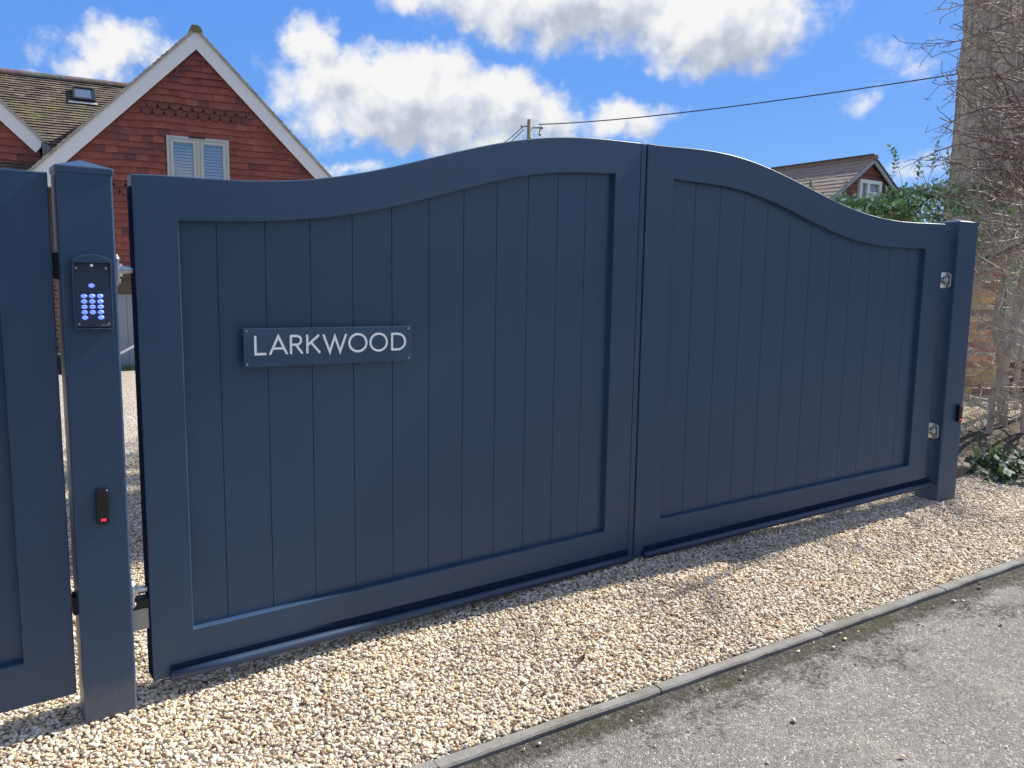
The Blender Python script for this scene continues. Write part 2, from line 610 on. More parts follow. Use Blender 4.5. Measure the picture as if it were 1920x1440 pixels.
def asphalt_col(T, vec):
    v = T.n('ShaderNodeTexVoronoi')
    v.inputs['Scale'].default_value = 150
    T.l(vec, v.inputs['Vector'])
    s = T.n('ShaderNodeSeparateColor')
    T.l(v.outputs['Color'], s.inputs[0])
    c = T.ramp(s.outputs[0], [(0.0, (0.150, 0.144, 0.136)), (0.35, (0.205, 0.197, 0.186)), (0.7, (0.250, 0.240, 0.227)),
                              (0.93, (0.29, 0.28, 0.265)), (0.975, (0.46, 0.445, 0.42))])
    c = T.mix(1.0, c, T.ramp(T.noise(vec, 1.3, 6, 0.6), [(0.3, (0.84, 0.83, 0.82)), (0.7, (1.16, 1.15, 1.13))]), 'MULTIPLY')
    c = T.mix(1.0, c, T.ramp(T.noise(vec, 28, 4, 0.7), [(0.3, (0.82, 0.82, 0.82)), (0.7, (1.18, 1.18, 1.18))]), 'MULTIPLY')
    # silt and moss lying along the edging, and a worn pale patch
    sp_ = T.n('ShaderNodeSeparateXYZ')
    T.l(vec, sp_.inputs[0])
    dist = T.m('MULTIPLY', T.m('SUBTRACT', T.m('MULTIPLY_ADD', sp_.outputs[0], -0.0935, -0.900), sp_.outputs[1]), 0.9957)
    mp = T.n('ShaderNodeMapping')
    mp.inputs['Scale'].default_value = (1.0, 1.6, 1)
    T.l(vec, mp.inputs[0])
    e = T.m('MULTIPLY_ADD', T.m('SUBTRACT', T.noise(mp.outputs[0], 2.6, 7, 0.68), 0.47), 1.5, 0.07)
    edge = T.m('SUBTRACT', 1.0, T.smooth(T.m('SUBTRACT', dist, e), 0.03, 0.17))
    blot = T.m('MULTIPLY', edge, T.smooth(T.noise(vec, 11, 6, 0.75), 0.32, 0.56))
    brk = T.smooth(T.noise(vec, 55, 5, 0.75), 0.36, 0.60)
    pale = T.m('MULTIPLY', T.smooth(T.noise(vec, 2.1, 5, 0.65), 0.56, 0.72), T.smooth(T.noise(vec, 30, 5, 0.7), 0.38, 0.62))
    c = T.mix(T.m('MULTIPLY', pale, 0.6), c, (0.36, 0.33, 0.26))
    c = T.mix(T.m('MULTIPLY', T.m('MULTIPLY', blot, brk), 0.92), c, (0.046, 0.040, 0.030))
    near = T.m('SUBTRACT', 1.0, T.smooth(T.m('MULTIPLY_ADD', T.m('SUBTRACT', T.noise(vec, 7, 5, 0.7), 0.5), 0.16, dist), 0.06, 0.13))
    c = T.mix(T.m('MULTIPLY', near, T.m('MULTIPLY_ADD', brk, 0.35, 0.52)), c, (0.052, 0.046, 0.036))
    gm = T.m('MULTIPLY', near, T.smooth(T.noise(vec, 3.1, 4, 0.6), 0.52, 0.66))
    c = T.mix(T.m('MULTIPLY', gm, 0.45), c, (0.060, 0.060, 0.026))
    return c


def asphalt_build(T, b, vec):
    v = T.n('ShaderNodeTexVoronoi')
    v.inputs['Scale'].default_value = 150
    T.l(vec, v.inputs['Vector'])
    bump(T, b, T.m('ADD', T.m('SUBTRACT', 1.0, v.outputs['Distance']), T.noise(vec, 40, 4, 0.6)), 0.8, 0.006)


M_ASPHALT = material("worn_asphalt", asphalt_col, 1.0, spec=0.12, build=asphalt_build)
M_KERB = material("concrete_edging", lambda T, v: T.mix(T.m('MULTIPLY', T.smooth(T.noise(v, 5, 7, 0.75), 0.42, 0.62), 0.75),
                  T.ramp(T.noise(v, 160, 4, 0.7), [(0.3, (0.19, 0.18, 0.165)), (0.7, (0.31, 0.30, 0.275))]), (0.15, 0.135, 0.105)), 0.95,
                  build=lambda T, b, v: bump(T, b, T.noise(v, 130, 5, 0.7), 0.6, 0.006))
M_GRASS = material("rough_grass_ground", lambda T, v: T.ramp(T.noise(v, 6, 6, 0.7), [(0.3, (0.045, 0.055, 0.018)), (0.7, (0.085, 0.09, 0.035))]), 0.95)
M_SOIL = material("dark_soil", lambda T, v: T.ramp(T.noise(v, 22, 7, 0.75), [(0.3, (0.045, 0.034, 0.024)), (0.55, (0.11, 0.085, 0.06)), (0.75, (0.20, 0.165, 0.12))]), 0.95,
                  build=lambda T, b, v: bump(T, b, T.noise(v, 30, 6, 0.7), 1.0, 0.03))
M_WOOD = material("weathered_wood", lambda T, v: T.ramp(T.noise(v, 9, 7, 0.7), [(0.3, (0.10, 0.075, 0.055)), (0.7, (0.24, 0.19, 0.145))]), 0.9,
                  build=lambda T, b, v: bump(T, b, T.noise(v, 25, 6, 0.7), 0.8, 0.01))
M_POLE = material("pale_pole_wood", (0.30, 0.27, 0.18), 0.85)
M_WIRE = material("cable_sheath", (0.05, 0.05, 0.065), 0.6)
M_CERAMIC = material("grey_ceramic", (0.40, 0.40, 0.42), 0.4)
M_CONCRETE = material("pale_concrete", lambda T, v: T.ramp(T.noise(v, 12, 6, 0.7), [(0.3, (0.40, 0.39, 0.36)), (0.7, (0.60, 0.59, 0.56))]), 0.95)
M_DEADLEAF = material("dead_leaf", (0.11, 0.065, 0.04), 0.8)
M_PLANTPOT = material("black_pot", (0.01, 0.01, 0.01), 0.5)
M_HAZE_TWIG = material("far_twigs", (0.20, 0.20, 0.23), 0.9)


# ------------------------------------------------------------------ ground
def sstep(x, a, b):
    t = min(1.0, max(0.0, (x - a) / (b - a)))
    return t * t * (3 - 2 * t)


def gz(x, y):
    """height of the ground"""
    z = -0.080 + 0.0145 * min(9.0, max(-4.0, x)) - 0.010 * min(14.0, max(0.0, y))
    z += 0.17 * sstep(x, 5.2, 8.6) * sstep(y, -0.9, 1.0)
    return z


def sheet(name, xs, ys, dz, mat, kind='structure', yfun=None):
    b = MB()
    nx, ny = len(xs), len(ys)
    vs = []
    for x in xs:
        for y in ys:
            yy = yfun(x, y) if yfun else y
            vs.append((x, yy, gz(x, yy) + dz))
    fs = [(i * ny + j, (i + 1) * ny + j, (i + 1) * ny + j + 1, i * ny + j + 1) for i in range(nx - 1) for j in range(ny - 1)]
    b.add(vs, fs)
    return tag(b.build(name, mat, smooth=True), kind=kind)


def steps(*segs):
    out = []
    for a, b_, n in segs:
        out += [a + (b_ - a) * i / n for i in range(n)]
    out.append(segs[-1][1])
    return out


def ky(x):
    """gravel-side line of the kerb"""
    return -0.844 - 0.0935 * x


sheet("ground", steps((-400, -20, 6), (-20, 0, 10), (0, 12, 24), (12, 30, 9), (30, 400, 6)),
      steps((-400, -30, 6), (-30, -2, 8), (-2, 4, 16), (4, 20, 12), (20, 400, 8)), -0.05, M_GRASS)
sheet("gravel_drive", steps((-8, 0, 10), (0, 5, 10), (5, 10, 15)), steps((0, 2, 10), (2, 17, 14)), 0.0, M_BED,
      yfun=lambda x, y: ky(x) - 0.01 + y)
sheet("road", steps((-40, 0, 8), (0, 6, 6), (6, 40, 8)), steps((-7, 0, 4)), -0.006, M_ASPHALT, yfun=lambda x, y: ky(x) - 0.054 + y)

# kerb: concrete edging laid end to end, butt joints a few mm open
kb = MB()
kd = Vector((1, -0.0935, 0)).normalized()
kn = Vector((0.0935, 1, 0)).normalized()
s = -3.95
k = 0
while s < 12:
    ln = 0.914
    p = Vector((0.0, ky(0.0), 0)) + kd * s
    q = p + kd * (ln - 0.006)
    j = rng.uniform(-0.003, 0.003)
    n_ = 10
    base = len(kb.v)
    rows = []
    for i in range(n_ + 1):
        c = p.lerp(q, i / n_)
        e1, e2 = rng.uniform(-0.0025, 0.0025), rng.uniform(-0.004, 0.004)
        z = gz(c.x, c.y) + 0.014 + j
        a_ = c + kn * (0.0 + e1)
        b_ = c - kn * (0.050 + e2)
        rows.append([(a_.x, a_.y, z - 0.09), (a_.x, a_.y, z - 0.004), (a_.x - kn.x * .005, a_.y - kn.y * .005, z),
                     (b_.x + kn.x * .006, b_.y + kn.y * .006, z), (b_.x, b_.y, z - 0.007), (b_.x, b_.y, z - 0.09)])
    vs = [v_ for r in rows for v_ in r]
    fs = [(i * 6 + m_, i * 6 + m_ + 1, (i + 1) * 6 + m_ + 1, (i + 1) * 6 + m_) for i in range(n_) for m_ in range(5)]
    fs += [(5, 4, 3, 2, 1, 0), tuple(n_ * 6 + m_ for m_ in range(6))]
    kb.add(vs, fs)
    s += ln
tag(kb.build("kerb", M_KERB), kind='structure')

# soil bed under the bare shrub at the right
sb = MB()
cx_, cy_ = 7.45, 0.0
ring = 28
pts = [(cx_, cy_, gz(cx_, cy_) + 0.10)]
for r_ in (0.45, 0.8, 1.0):
    for i in range(ring):
        a = 2 * pi * i / ring
        wob = 1 + 0.10 * sin(3 * a + 1) + 0.06 * sin(7 * a)
        x_, y_ = cx_ + 1.30 * r_ * wob * cos(a), cy_ + 0.44 * r_ * wob * sin(a)
        pts.append((x_, y_, gz(x_, y_) + {0.45: 0.08, 0.8: 0.045, 1.0: -0.015}[r_] + rng.uniform(-.008, .008)))
fs = [(0, 1 + i, 1 + (i + 1) % ring) for i in range(ring)]
for m_ in (0, 1):
    o_ = 1 + m_ * ring
    fs += [(o_ + i, o_ + ring + i, o_ + ring + (i + 1) % ring, o_ + (i + 1) % ring) for i in range(ring)]
sb.add(pts, fs)
tag(sb.build("soil", M_SOIL, smooth=True), kind='structure')


# ---- gravel: real stones, scattered with geometry nodes
def gravel():
    b = MB()
    dens = []

    def patch(x0, x1, nx, yf0, yf1, ny, d, lift=0.004):
        xs = [x0 + (x1 - x0) * i / nx for i in range(nx + 1)]
        for i in range(nx):
            for j in range(ny):
                q = []
                for (x, t) in ((xs[i], j / ny), (xs[i + 1], j / ny), (xs[i + 1], (j + 1) / ny), (xs[i], (j + 1) / ny)):
                    y = yf0(x) + (yf1(x) - yf0(x)) * t
                    q.append((x, y, gz(x, y) + lift))
                cxm = sum(p[0] for p in q) / 4
                cym = sum(p[1] for p in q) / 4
                if ((cxm - 7.45) / 1.28) ** 2 + (cym / 0.42) ** 2 < 0.85:
                    continue
                b.add(q, [(0, 1, 2, 3)])
                dens.append(d)
    f = lambda x: ky(x) + 0.006
    patch(-1.6, 5.6, 36, f, lambda x: 0.6, 8, 1.0)
    patch(-0.8, 2.2, 12, lambda x: 0.6, lambda x: 4.5, 10, 0.75)
    patch(2.2, 5.6, 8, lambda x: 0.6, lambda x: 1.4, 3, 0.7)
    patch(5.6, 9.1, 20, f, lambda x: 1.6, 12, 0.85)
    patch(-1.0, 5.6, 20, lambda x: ky(x) - 0.16, lambda x: ky(x) - 0.062, 1, 0.010, -0.006)
    patch(-1.0, 5.6, 20, lambda x: ky(x) - 0.9, lambda x: ky(x) - 0.16, 2, 0.0012, -0.006)
    o = b.build("gravel_stones", M_STONE)
    at = o.data.attributes.new('dens', 'FLOAT', 'FACE')
    at.data.foreach_set('value', dens)
    ng = bpy.data.node_groups.new("scatter_gravel", 'GeometryNodeTree')
    ng.interface.new_socket("Geometry", in_out='INPUT', socket_type='NodeSocketGeometry')
    ng.interface.new_socket("Geometry", in_out='OUTPUT', socket_type='NodeSocketGeometry')
    T = NT(ng)
    gi_, go_ = T.n('NodeGroupInput'), T.n('NodeGroupOutput')
    na = T.n('GeometryNodeInputNamedAttribute', data_type='FLOAT')
    na.inputs['Name'].default_value = 'dens'
    dp = T.n('GeometryNodeDistributePointsOnFaces', distribute_method='POISSON')
    T.l(gi_.outputs[0], dp.inputs['Mesh'])
    dp.inputs['Distance Min'].default_value = 0.0060
    dp.inputs['Density Max'].default_value = 16000
    T.l(na.outputs['Attribute'], dp.inputs['Density Factor'])
    rv = T.n('FunctionNodeRandomValue', data_type='FLOAT_VECTOR')
    rv.inputs[0].default_value = (-0.002, -0.002, -0.002)
    rv.inputs[1].default_value = (0.002, 0.002, 0.011)
    sp0 = T.n('GeometryNodeSetPosition')
    T.l(dp.outputs['Points'], sp0.inputs['Geometry'])
    T.l(rv.outputs[0], sp0.inputs['Offset'])
    joins = T.n('GeometryNodeJoinGeometry')
    for i in range(7):
        ic = T.n('GeometryNodeMeshIcoSphere')
        ic.inputs['Radius'].default_value = 1.0
        ic.inputs['Subdivisions'].default_value = 2
        pos = T.n('GeometryNodeInputPosition')
        va = T.n('ShaderNodeVectorMath', operation='ADD')
        T.l(pos.outputs[0], va.inputs[0])
        va.inputs[1].default_value = (i * 13.1, i * 7.7, i * 3.3)
        nz = T.n('ShaderNodeTexNoise')
        nz.inputs['Scale'].default_value = 0.9
        nz.inputs['Detail'].default_value = 1.5
        T.l(va.outputs[0], nz.inputs['Vector'])
        vs_ = T.n('ShaderNodeVectorMath', operation='SUBTRACT')
        T.l(nz.outputs['Color'], vs_.inputs[0])
        vs_.inputs[1].default_value = (0.5, 0.5, 0.5)
        vm = T.n('ShaderNodeVectorMath', operation='SCALE')
        T.l(vs_.outputs[0], vm.inputs[0])
        vm.inputs['Scale'].default_value = 1.7
        spn = T.n('GeometryNodeSetPosition')
        T.l(ic.outputs['Mesh'], spn.inputs['Geometry'])
        T.l(vm.outputs[0], spn.inputs['Offset'])
        tr = T.n('GeometryNodeTransform')
        T.l(spn.outputs[0], tr.inputs['Geometry'])
        rs = random.Random(i)
        tr.inputs['Scale'].default_value = (0.0070 * rs.uniform(0.9, 1.3), 0.0053 * rs.uniform(0.8, 1.15), 0.0040 * rs.uniform(0.8, 1.2))
        sm = T.n('GeometryNodeSetMaterial')
        sm.inputs['Material'].default_value = M_STONE
        T.l(tr.outputs[0], sm.inputs['Geometry'])
        ss = T.n('GeometryNodeSetShadeSmooth')
        ss.inputs['Shade Smooth'].default_value = (i % 3 != 0)
        T.l(sm.outputs[0], ss.inputs[0])
        gti = T.n('GeometryNodeGeometryToInstance')
        T.l(ss.outputs[0], gti.inputs[0])
        T.l(gti.outputs[0], joins.inputs[0])
    rr = T.n('FunctionNodeRandomValue', data_type='FLOAT_VECTOR')
    rr.inputs[0].default_value = (-0.55, -0.55, 0)
    rr.inputs[1].default_value = (0.55, 0.55, 6.283)
    rsz = T.n('FunctionNodeRandomValue', data_type='FLOAT')
    rsz.inputs[2].default_value = 0.50
    rsz.inputs[3].default_value = 1.40
    iop = T.n('GeometryNodeInstanceOnPoints')
    iop.inputs['Pick Instance'].default_value = True
    T.l(sp0.outputs[0], iop.inputs['Points'])
    T.l(joins.outputs[0], iop.inputs['Instance'])
    T.l(rr.outputs[0], iop.inputs['Rotation'])
    T.l(rsz.outputs[1], iop.inputs['Scale'])
    T.l(iop.outputs[0], go_.inputs[0])
    md = o.modifiers.new("scatter", 'NODES')
    md.node_group = ng
    tag(o, "loose buff and cream flint gravel covering the drive", "gravel", kind='stuff')


gravel()


# ------------------------------------------------------------------ the gate leaves
def poly(c, t):
    r = 0.0
    for k_ in c:
        r = r * t + k_
    return r


CT1 = [-2.1099, 10.1811, -16.5841, 10.6081, -1.8917, 0.162, 1.774]
CI1 = [4.7864, -8.7561, 2.489, 2.2933, -0.5586, 0.1341, 1.6224]
CT2 = [2.5663, -3.1583, -2.7588, 4.2748, -0.6131, -0.0223, 1.8525]
CI2 = [7.8298, -15.1487, 5.8961, 2.9279, -1.3198, 0.1615, 1.6808]
LEAF = 2.4


def gate_leaf(root, side):
    """leaf in its own frame: x along the leaf, y into the drive, z up"""
    if side == 0:
        top = lambda x: poly(CT1, x / LEAF)
        inn = lambda x: poly(CI1, x / LEAF)
        bot = lambda x: -0.0095 * x
        rail = lambda x: 0.160 - 0.0 * x
        x0, x1, a, b_ = 0.0, 2.374, 0.1447, LEAF - 0.197
    else:
        top = lambda x: poly(CT2, (LEAF - x) / LEAF)
        inn = lambda x: poly(CI2, (LEAF - x) / LEAF)
        bot = lambda x: -0.028 + 0.0573 * x
        rail = lambda x: 0.157 + 0.0500 * x
        x0, x1, a, b_ = 0.020, 2.43, 0.193, LEAF - 0.147
    th = 0.062
    xs = sorted(set([x0, a, b_, x1] + [x0 + (a - x0) * i / 3 for i in range(1, 3)] +
                    [a + (b_ - a) * i / 60 for i in range(1, 60)] + [b_ + (x1 - b_) * i / 3 for i in range(1, 3)]))
    bm = bmesh.new()
    cols = []
    for x in xs:
        inside = a - 1e-9 <= x <= b_ + 1e-9
        zi = inn(min(max(x, a), b_))
        zs = (bot(x), rail(x), zi, top(x))
        cols.append([(bm.verts.new((x, 0, z)), bm.verts.new((x, th, z))) for z in zs])
    n = len(xs)
    ia, ib = xs.index(a), xs.index(b_)
    filled = lambda i, r: not (r == 1 and ia <= i < ib)
    for i in range(n - 1):
        for r in range(3):
            if not filled(i, r):
                continue
            p00, p10, p11, p01 = cols[i][r], cols[i + 1][r], cols[i + 1][r + 1], cols[i][r + 1]
            bm.faces.new((p00[0], p10[0], p11[0], p01[0]))
            bm.faces.new((p01[1], p11[1], p10[1], p00[1]))
        bm.faces.new((cols[i][0][1], cols[i + 1][0][1], cols[i + 1][0][0], cols[i][0][0]))
        bm.faces.new((cols[i][3][0], cols[i + 1][3][0], cols[i + 1][3][1], cols[i][3][1]))
        if ia <= i < ib:
            bm.faces.new((cols[i][1][0], cols[i + 1][1][0], cols[i + 1][1][1], cols[i][1][1]))
            bm.faces.new((cols[i][2][1], cols[i + 1][2][1], cols[i + 1][2][0], cols[i][2][0]))
    for r in range(3):
        bm.faces.new((cols[0][r][0], cols[0][r + 1][0], cols[0][r + 1][1], cols[0][r][1]))
        bm.faces.new((cols[-1][r][1], cols[-1][r + 1][1], cols[-1][r + 1][0], cols[-1][r][0]))
    for i, flip in ((ia, False), (ib, True)):
        q = (cols[i][1][0], cols[i][1][1], cols[i][2][1], cols[i][2][0])
        bm.faces.new(q[::-1] if flip else q)
    bmesh.ops.recalc_face_normals(bm, faces=bm.faces[:])
    me = bpy.data.meshes.new("frame")
    bm.to_mesh(me)
    bm.free()
    me.materials.append(M_PAINT)
    me.polygons.foreach_set('use_smooth', [True] * len(me.polygons))
    fr = bpy.data.objects.new("frame", me)
    COL.objects.link(fr)
    fr.parent = root
    md = fr.modifiers.new('bevel', 'BEVEL')
    md.width, md.segments, md.limit_method, md.angle_limit = 0.0045, 3, 'ANGLE', radians(50)
    md.harden_normals = True
    # boarded panel with V grooves, set back in the frame
    q_, o_ = 0.1757, 0.2788
    lines = [o_ + q_ * i for i in range(11)] if side == 0 else [LEAF - o_ - q_ * i for i in range(10, -1, -1)]
    yb, gw, gd = 0.030, 0.0019, 0.0032
    px = [(a - 0.01, yb)]
    for lx in lines:
        px += [(lx - gw, yb), (lx - gw * 0.3, yb + gd), (lx + gw * 0.3, yb + gd), (lx + gw, yb)]
    px.append((b_ + 0.01, yb))
    p = MB()
    vs, fs = [], []
    for (x, y) in px:
        xc = min(max(x, a), b_)
        vs += [(x, y, rail(xc) - 0.012), (x, y, inn(xc) + 0.012)]
    for i in range(len(px) - 1):
        fs.append((2 * i, 2 * i + 2, 2 * i + 3, 2 * i + 1))
    p.add(vs, fs)
    m_ = len(px)
    vs2 = [(x, 0.05, z) for (x, y, z) in vs]
    p.add(vs2, [tuple(reversed(q)) for q in fs])
    p.build("boarded_panel", M_PAINT, root)
    # safety edge along the foot of the leaf
    sx0, sx1 = (0.055, 2.37) if side == 0 else (0.075, 2.475)
    tb = MB()
    k_ = 10
    c0 = [(sx0 + (sx1 - sx0) * i / k_, -0.020, bot(sx0 + (sx1 - sx0) * i / k_) + 0.012) for i in range(k_ + 1)]
    tb.tube(c0, 0.0185, 14)
    se = tb.build("safety_edge", M_SEAL, root, smooth=True)
    cb = MB()
    vs, fs = [], []
    for i in range(k_ + 1):
        x = sx0 + 0.006 + (sx1 - sx0 - 0.012) * i / k_
        z = bot(x)
        vs += [(x, -0.0005, z + 0.055), (x, -0.008, z + 0.050), (x, -0.008, z + 0.004), (x, -0.0005, z + 0.002)]
    for i in range(k_):
        for r in range(3):
            fs.append((i * 4 + r, i * 4 + r + 1, i * 4 + 5 + r, i * 4 + 4 + r))
    cb.add(vs, fs)
    cb.build("dark_strip", M_STRIP, se)  # matt dark navy strip behind and above the safety edge
    return top, bot


gl = empty("gate_leaf", (0, 0, 0))
tag(gl, "left leaf of the navy driveway gate, wearing the name sign", "gate", "leaves of the arched driveway gate")
topL, botL = gate_leaf(gl, 0)
es = MB()
vs = []
for i in range(2):
    for (x, y) in ((2.377, 0.001), (2.412, 0.001), (2.412, 0.060), (2.377, 0.060)):
        vs.append((x, y, botL(x) + 0.001 if i == 0 else topL(x) - 0.002))
es.add(vs, [(0, 1, 5, 4), (1, 2, 6, 5), (2, 3, 7, 6), (3, 0, 4, 7), (4, 5, 6, 7), (3, 2, 1, 0)])
es.build("closing_strip", M_PAINT, gl, bevel=0.0025)

es = MB()
es.box((-0.0025, 0.0045, 0.012), (-0.0003, 0.0595, 1.735))
es.build("hinge_side_dark_cover", M_EDGE, gl)  # matt dark strip added to hide bright reflections on the hinge-side edge

A2 = -0.15588
gr = empty("gate_leaf", (LEAF, 0, 0), A2)
tag(gr, "right leaf of the navy driveway gate, plain boards without any sign", "gate", "leaves of the arched driveway gate")
gate_leaf(gr, 1)


def hinge(root, y, z, dirx, reach, plate_at, name="hinge"):
    """eye-bolt hinge: a plate on the post, an eye nut and a threaded bolt into the leaf"""
    h = MB()
    # plate with clipped corners, in the y-z plane
    s_, c_ = 0.052, 0.014
    oc = [(-s_, -s_ + c_), (-s_ + c_, -s_), (s_ - c_, -s_), (s_, -s_ + c_), (s_, s_ - c_), (s_ - c_, s_), (-s_ + c_, s_), (-s_, s_ - c_)]
    h.prism([(y + p[0], z + p[1]) for p in oc], plate_at, plate_at + dirx * 0.008, 'x')
    hp = h.build(name, M_ZINC, root, bevel=0.002)
    e = MB()
    e.tube([(plate_at + dirx * 0.006, y, z), (plate_at + dirx * 0.016, y, z)], 0.030, 18)
    e.tube([(plate_at + dirx * 0.016, y, z), (plate_at + dirx * 0.027, y, z)], 0.022, 6)
    for dy, dz_ in ((-.036, -.036), (.036, -.036), (.036, .036), (-.036, .036)):
        e.tube([(plate_at + dirx * 0.008, y + dy, z + dz_), (plate_at + dirx * 0.014, y + dy, z + dz_)], 0.008, 6)
    e.build("nut", M_ZINC, hp, bevel=0.001)
    b = MB()
    b.tube([(plate_at + dirx * 0.020, y, z), (plate_at + dirx * reach, y, z)], 0.0125, 14)
    for i in range(6):
        xx = plate_at + dirx * (0.028 + i * 0.004)
        b.tube([(xx, y, z), (xx + dirx * 0.002, y, z)], 0.0142, 14)
    b.build("eye_bolt", M_ZINC, hp, smooth=False)
    return hp


hinge(gl, 0.030, 1.458, 1, 0.064, -0.0615)
lowh = hinge(gl, 0.030, 0.338, 1, 0.064, -0.0615)
x_ = MB()
x_.box((-0.057, 0.004, 0.282), (-0.001, 0.058, 0.310))
for i in range(7):
    x_.tube([(-0.054 + i * 0.008, 0.004, 0.280), (-0.054 + i * 0.008, 0.058, 0.280)], 0.003, 6)
x_.build("hinge_bearing", M_BLACKMATT, lowh, bevel=0.002)
y_ = MB()
y_.box((-0.060, 0.010, 0.198), (-0.002, 0.055, 0.276))
y_.build("hinge_bracket", M_GREYPLATE, lowh, bevel=0.003)
hinge(gr, 0.030, 1.492, -1, 0.090, 2.5035)
hinge(gr, 0.030, 0.482, -1, 0.090, 2.5035)

# ------------------------------------------------------------------ pedestrian gate panel at the left edge
pg = empty("side_gate", (-0.95, 0, 0))
tag(pg, "navy side gate cut by the left edge, next to the intercom post", "gate")
b = MB()
f = MB()
X0, X1, Z0, Z1 = -0.55, 0.708, 0.030, 1.757
A0, A1, B0, B1 = X0 + 0.15, X1 - 0.147, 0.180, 1.610
bm = bmesh.new()
gx, gzv = [X0, A0, A1, X1], [Z0, B0, B1, Z1]
vv = {(i, j, d): bm.verts.new((gx[i], (0.0, 0.062)[d], gzv[j])) for i in range(4) for j in range(4) for d in range(2)}
for i in range(3):
    for j in range(3):
        if i == 1 and j == 1:
            continue
        bm.faces.new([vv[p] for p in ((i, j, 0), (i + 1, j, 0), (i + 1, j + 1, 0), (i, j + 1, 0))])
        bm.faces.new([vv[p] for p in ((i, j + 1, 1), (i + 1, j + 1, 1), (i + 1, j, 1), (i, j, 1))])
for i in range(3):
    for j in (0, 3):
        bm.faces.new([vv[p] for p in ((i, j, 0), (i + 1, j, 0), (i + 1, j, 1), (i, j, 1))])
        bm.faces.new([vv[p] for p in ((j, i, 0), (j, i + 1, 0), (j, i + 1, 1), (j, i, 1))])
for q in (((1, 1), (2, 1)), ((2, 1), (2, 2)), ((2, 2), (1, 2)), ((1, 2), (1, 1))):
    bm.faces.new([vv[(*q[0], 0)], vv[(*q[1], 0)], vv[(*q[1], 1)], vv[(*q[0], 1)]])
bmesh.ops.recalc_face_normals(bm, faces=bm.faces[:])
me = bpy.data.meshes.new("frame")
bm.to_mesh(me)
bm.free()
me.materials.append(M_PAINT)
fo = bpy.data.objects.new("frame", me)
COL.objects.link(fo)
fo.parent = pg
md = fo.modifiers.new('bevel', 'BEVEL')
md.width, md.segments, md.limit_method, md.angle_limit = 0.0045, 3, 'ANGLE', radians(50)
b = MB()
lx = [A0 - 0.01] + [A0 + (A1 - A0) * i / 5 for i in range(1, 5)] + [A1 + 0.01]
for i in range(5):
    b.box((lx[i] + (0.0015 if i else 0), 0.030, B0 - 0.01), (lx[i + 1] - (0.0015 if i < 4 else 0), 0.05, B1 + 0.01))
b.build("boarded_panel", M_PAINT, pg)
b = MB()
b.box((0.7135, 0.012, 1.425), (0.727, 0.06, 1.505))
b.tube([(0.7135, 0.036, 1.502), (0.727, 0.036, 1.502)], 0.009, 10)
b.build("lock_case", M_BLACKMATT, pg, bevel=0.003)
b = MB()
b.box((0.7135, 0.012, 0.300), (0.727, 0.06, 0.365))
b.tube([(0.7135, 0.03, 0.372), (0.727, 0.03, 0.372)], 0.008, 10)
b.build("lower_latch", M_BLACKMATT, pg, bevel=0.003)


# ------------------------------------------------------------------ gate posts
def gate_post(loc, rz, label, w_, d_, ztop, zbot, peak):
    r = empty("gate_post", loc, rz)
    tag(r, label, "gate post", "gate posts")
    p = MB()
    p.box((0, 0, zbot), (w_, d_, ztop))
    po = p.build("post", M_POST, r, bevel=0.009, segs=4)
    for q in po.data.polygons:
        q.use_smooth = True
    po.modifiers['bevel'].harden_normals = True
    c = MB()
    e = 0.0025
    z0, z1 = ztop - 0.006, ztop + 0.015
    vs = [(-e, -e, z0), (w_ + e, -e, z0), (w_ + e, d_ + e, z0), (-e, d_ + e, z0),
          (-e, -e, z1), (w_ + e, -e, z1), (w_ + e, d_ + e, z1), (-e, d_ + e, z1), (w_ / 2, d_ / 2, z1 + peak)]
    c.add(vs, [(3, 2, 1, 0), (0, 1, 5, 4), (1, 2, 6, 5), (2, 3, 7, 6), (3, 0, 4, 7), (4, 5, 8), (5, 6, 8), (6, 7, 8), (7, 4, 8)])
    c.build("cap", M_PAINT, r, bevel=0.003, segs=2, angle=30)
    return r


PL = gate_post((-0.2255, -0.035, 0), 0, "nearer navy gate post carrying the lit keypad intercom", 0.163, 0.105, 1.764, -0.28, 0.026)
dxr = Vector((cos(A2), sin(A2), 0))
nr = Vector((-sin(A2), cos(A2), 0))
o2 = Vector((LEAF, 0, 0)) + dxr * 2.504 - nr * 0.05
PR_ = gate_post((o2.x, o2.y, 0), A2, "far navy gate post at the right end, in front of the bare shrub", 0.197, 0.175, 1.856, -0.25, 0.022)


def screw(parent, x, y, z, r=0.004):
    b = MB()
    b.tube([(x, y, z), (x, y - 0.0018, z)], [r, r * 0.85], 12)
    b.box((x - r * .7, y - 0.0020, z - r * .12), (x + r * .7, y - 0.0012, z + r * .12))
    return b.build("screw", M_STEEL, parent)


# ------------------------------------------------------------------ intercom keypad
ki = empty("keypad_intercom", (-0.1405, -0.0355, 1.272))
tag(ki, "navy keypad intercom with fourteen glowing blue keys on the gate post", "intercom")
hx = 0.0545
b = MB()
b.box((-hx, -0.020, 0.0), (hx, 0.0, 0.214))
b.build("back_box", M_FACE, ki, bevel=0.003)
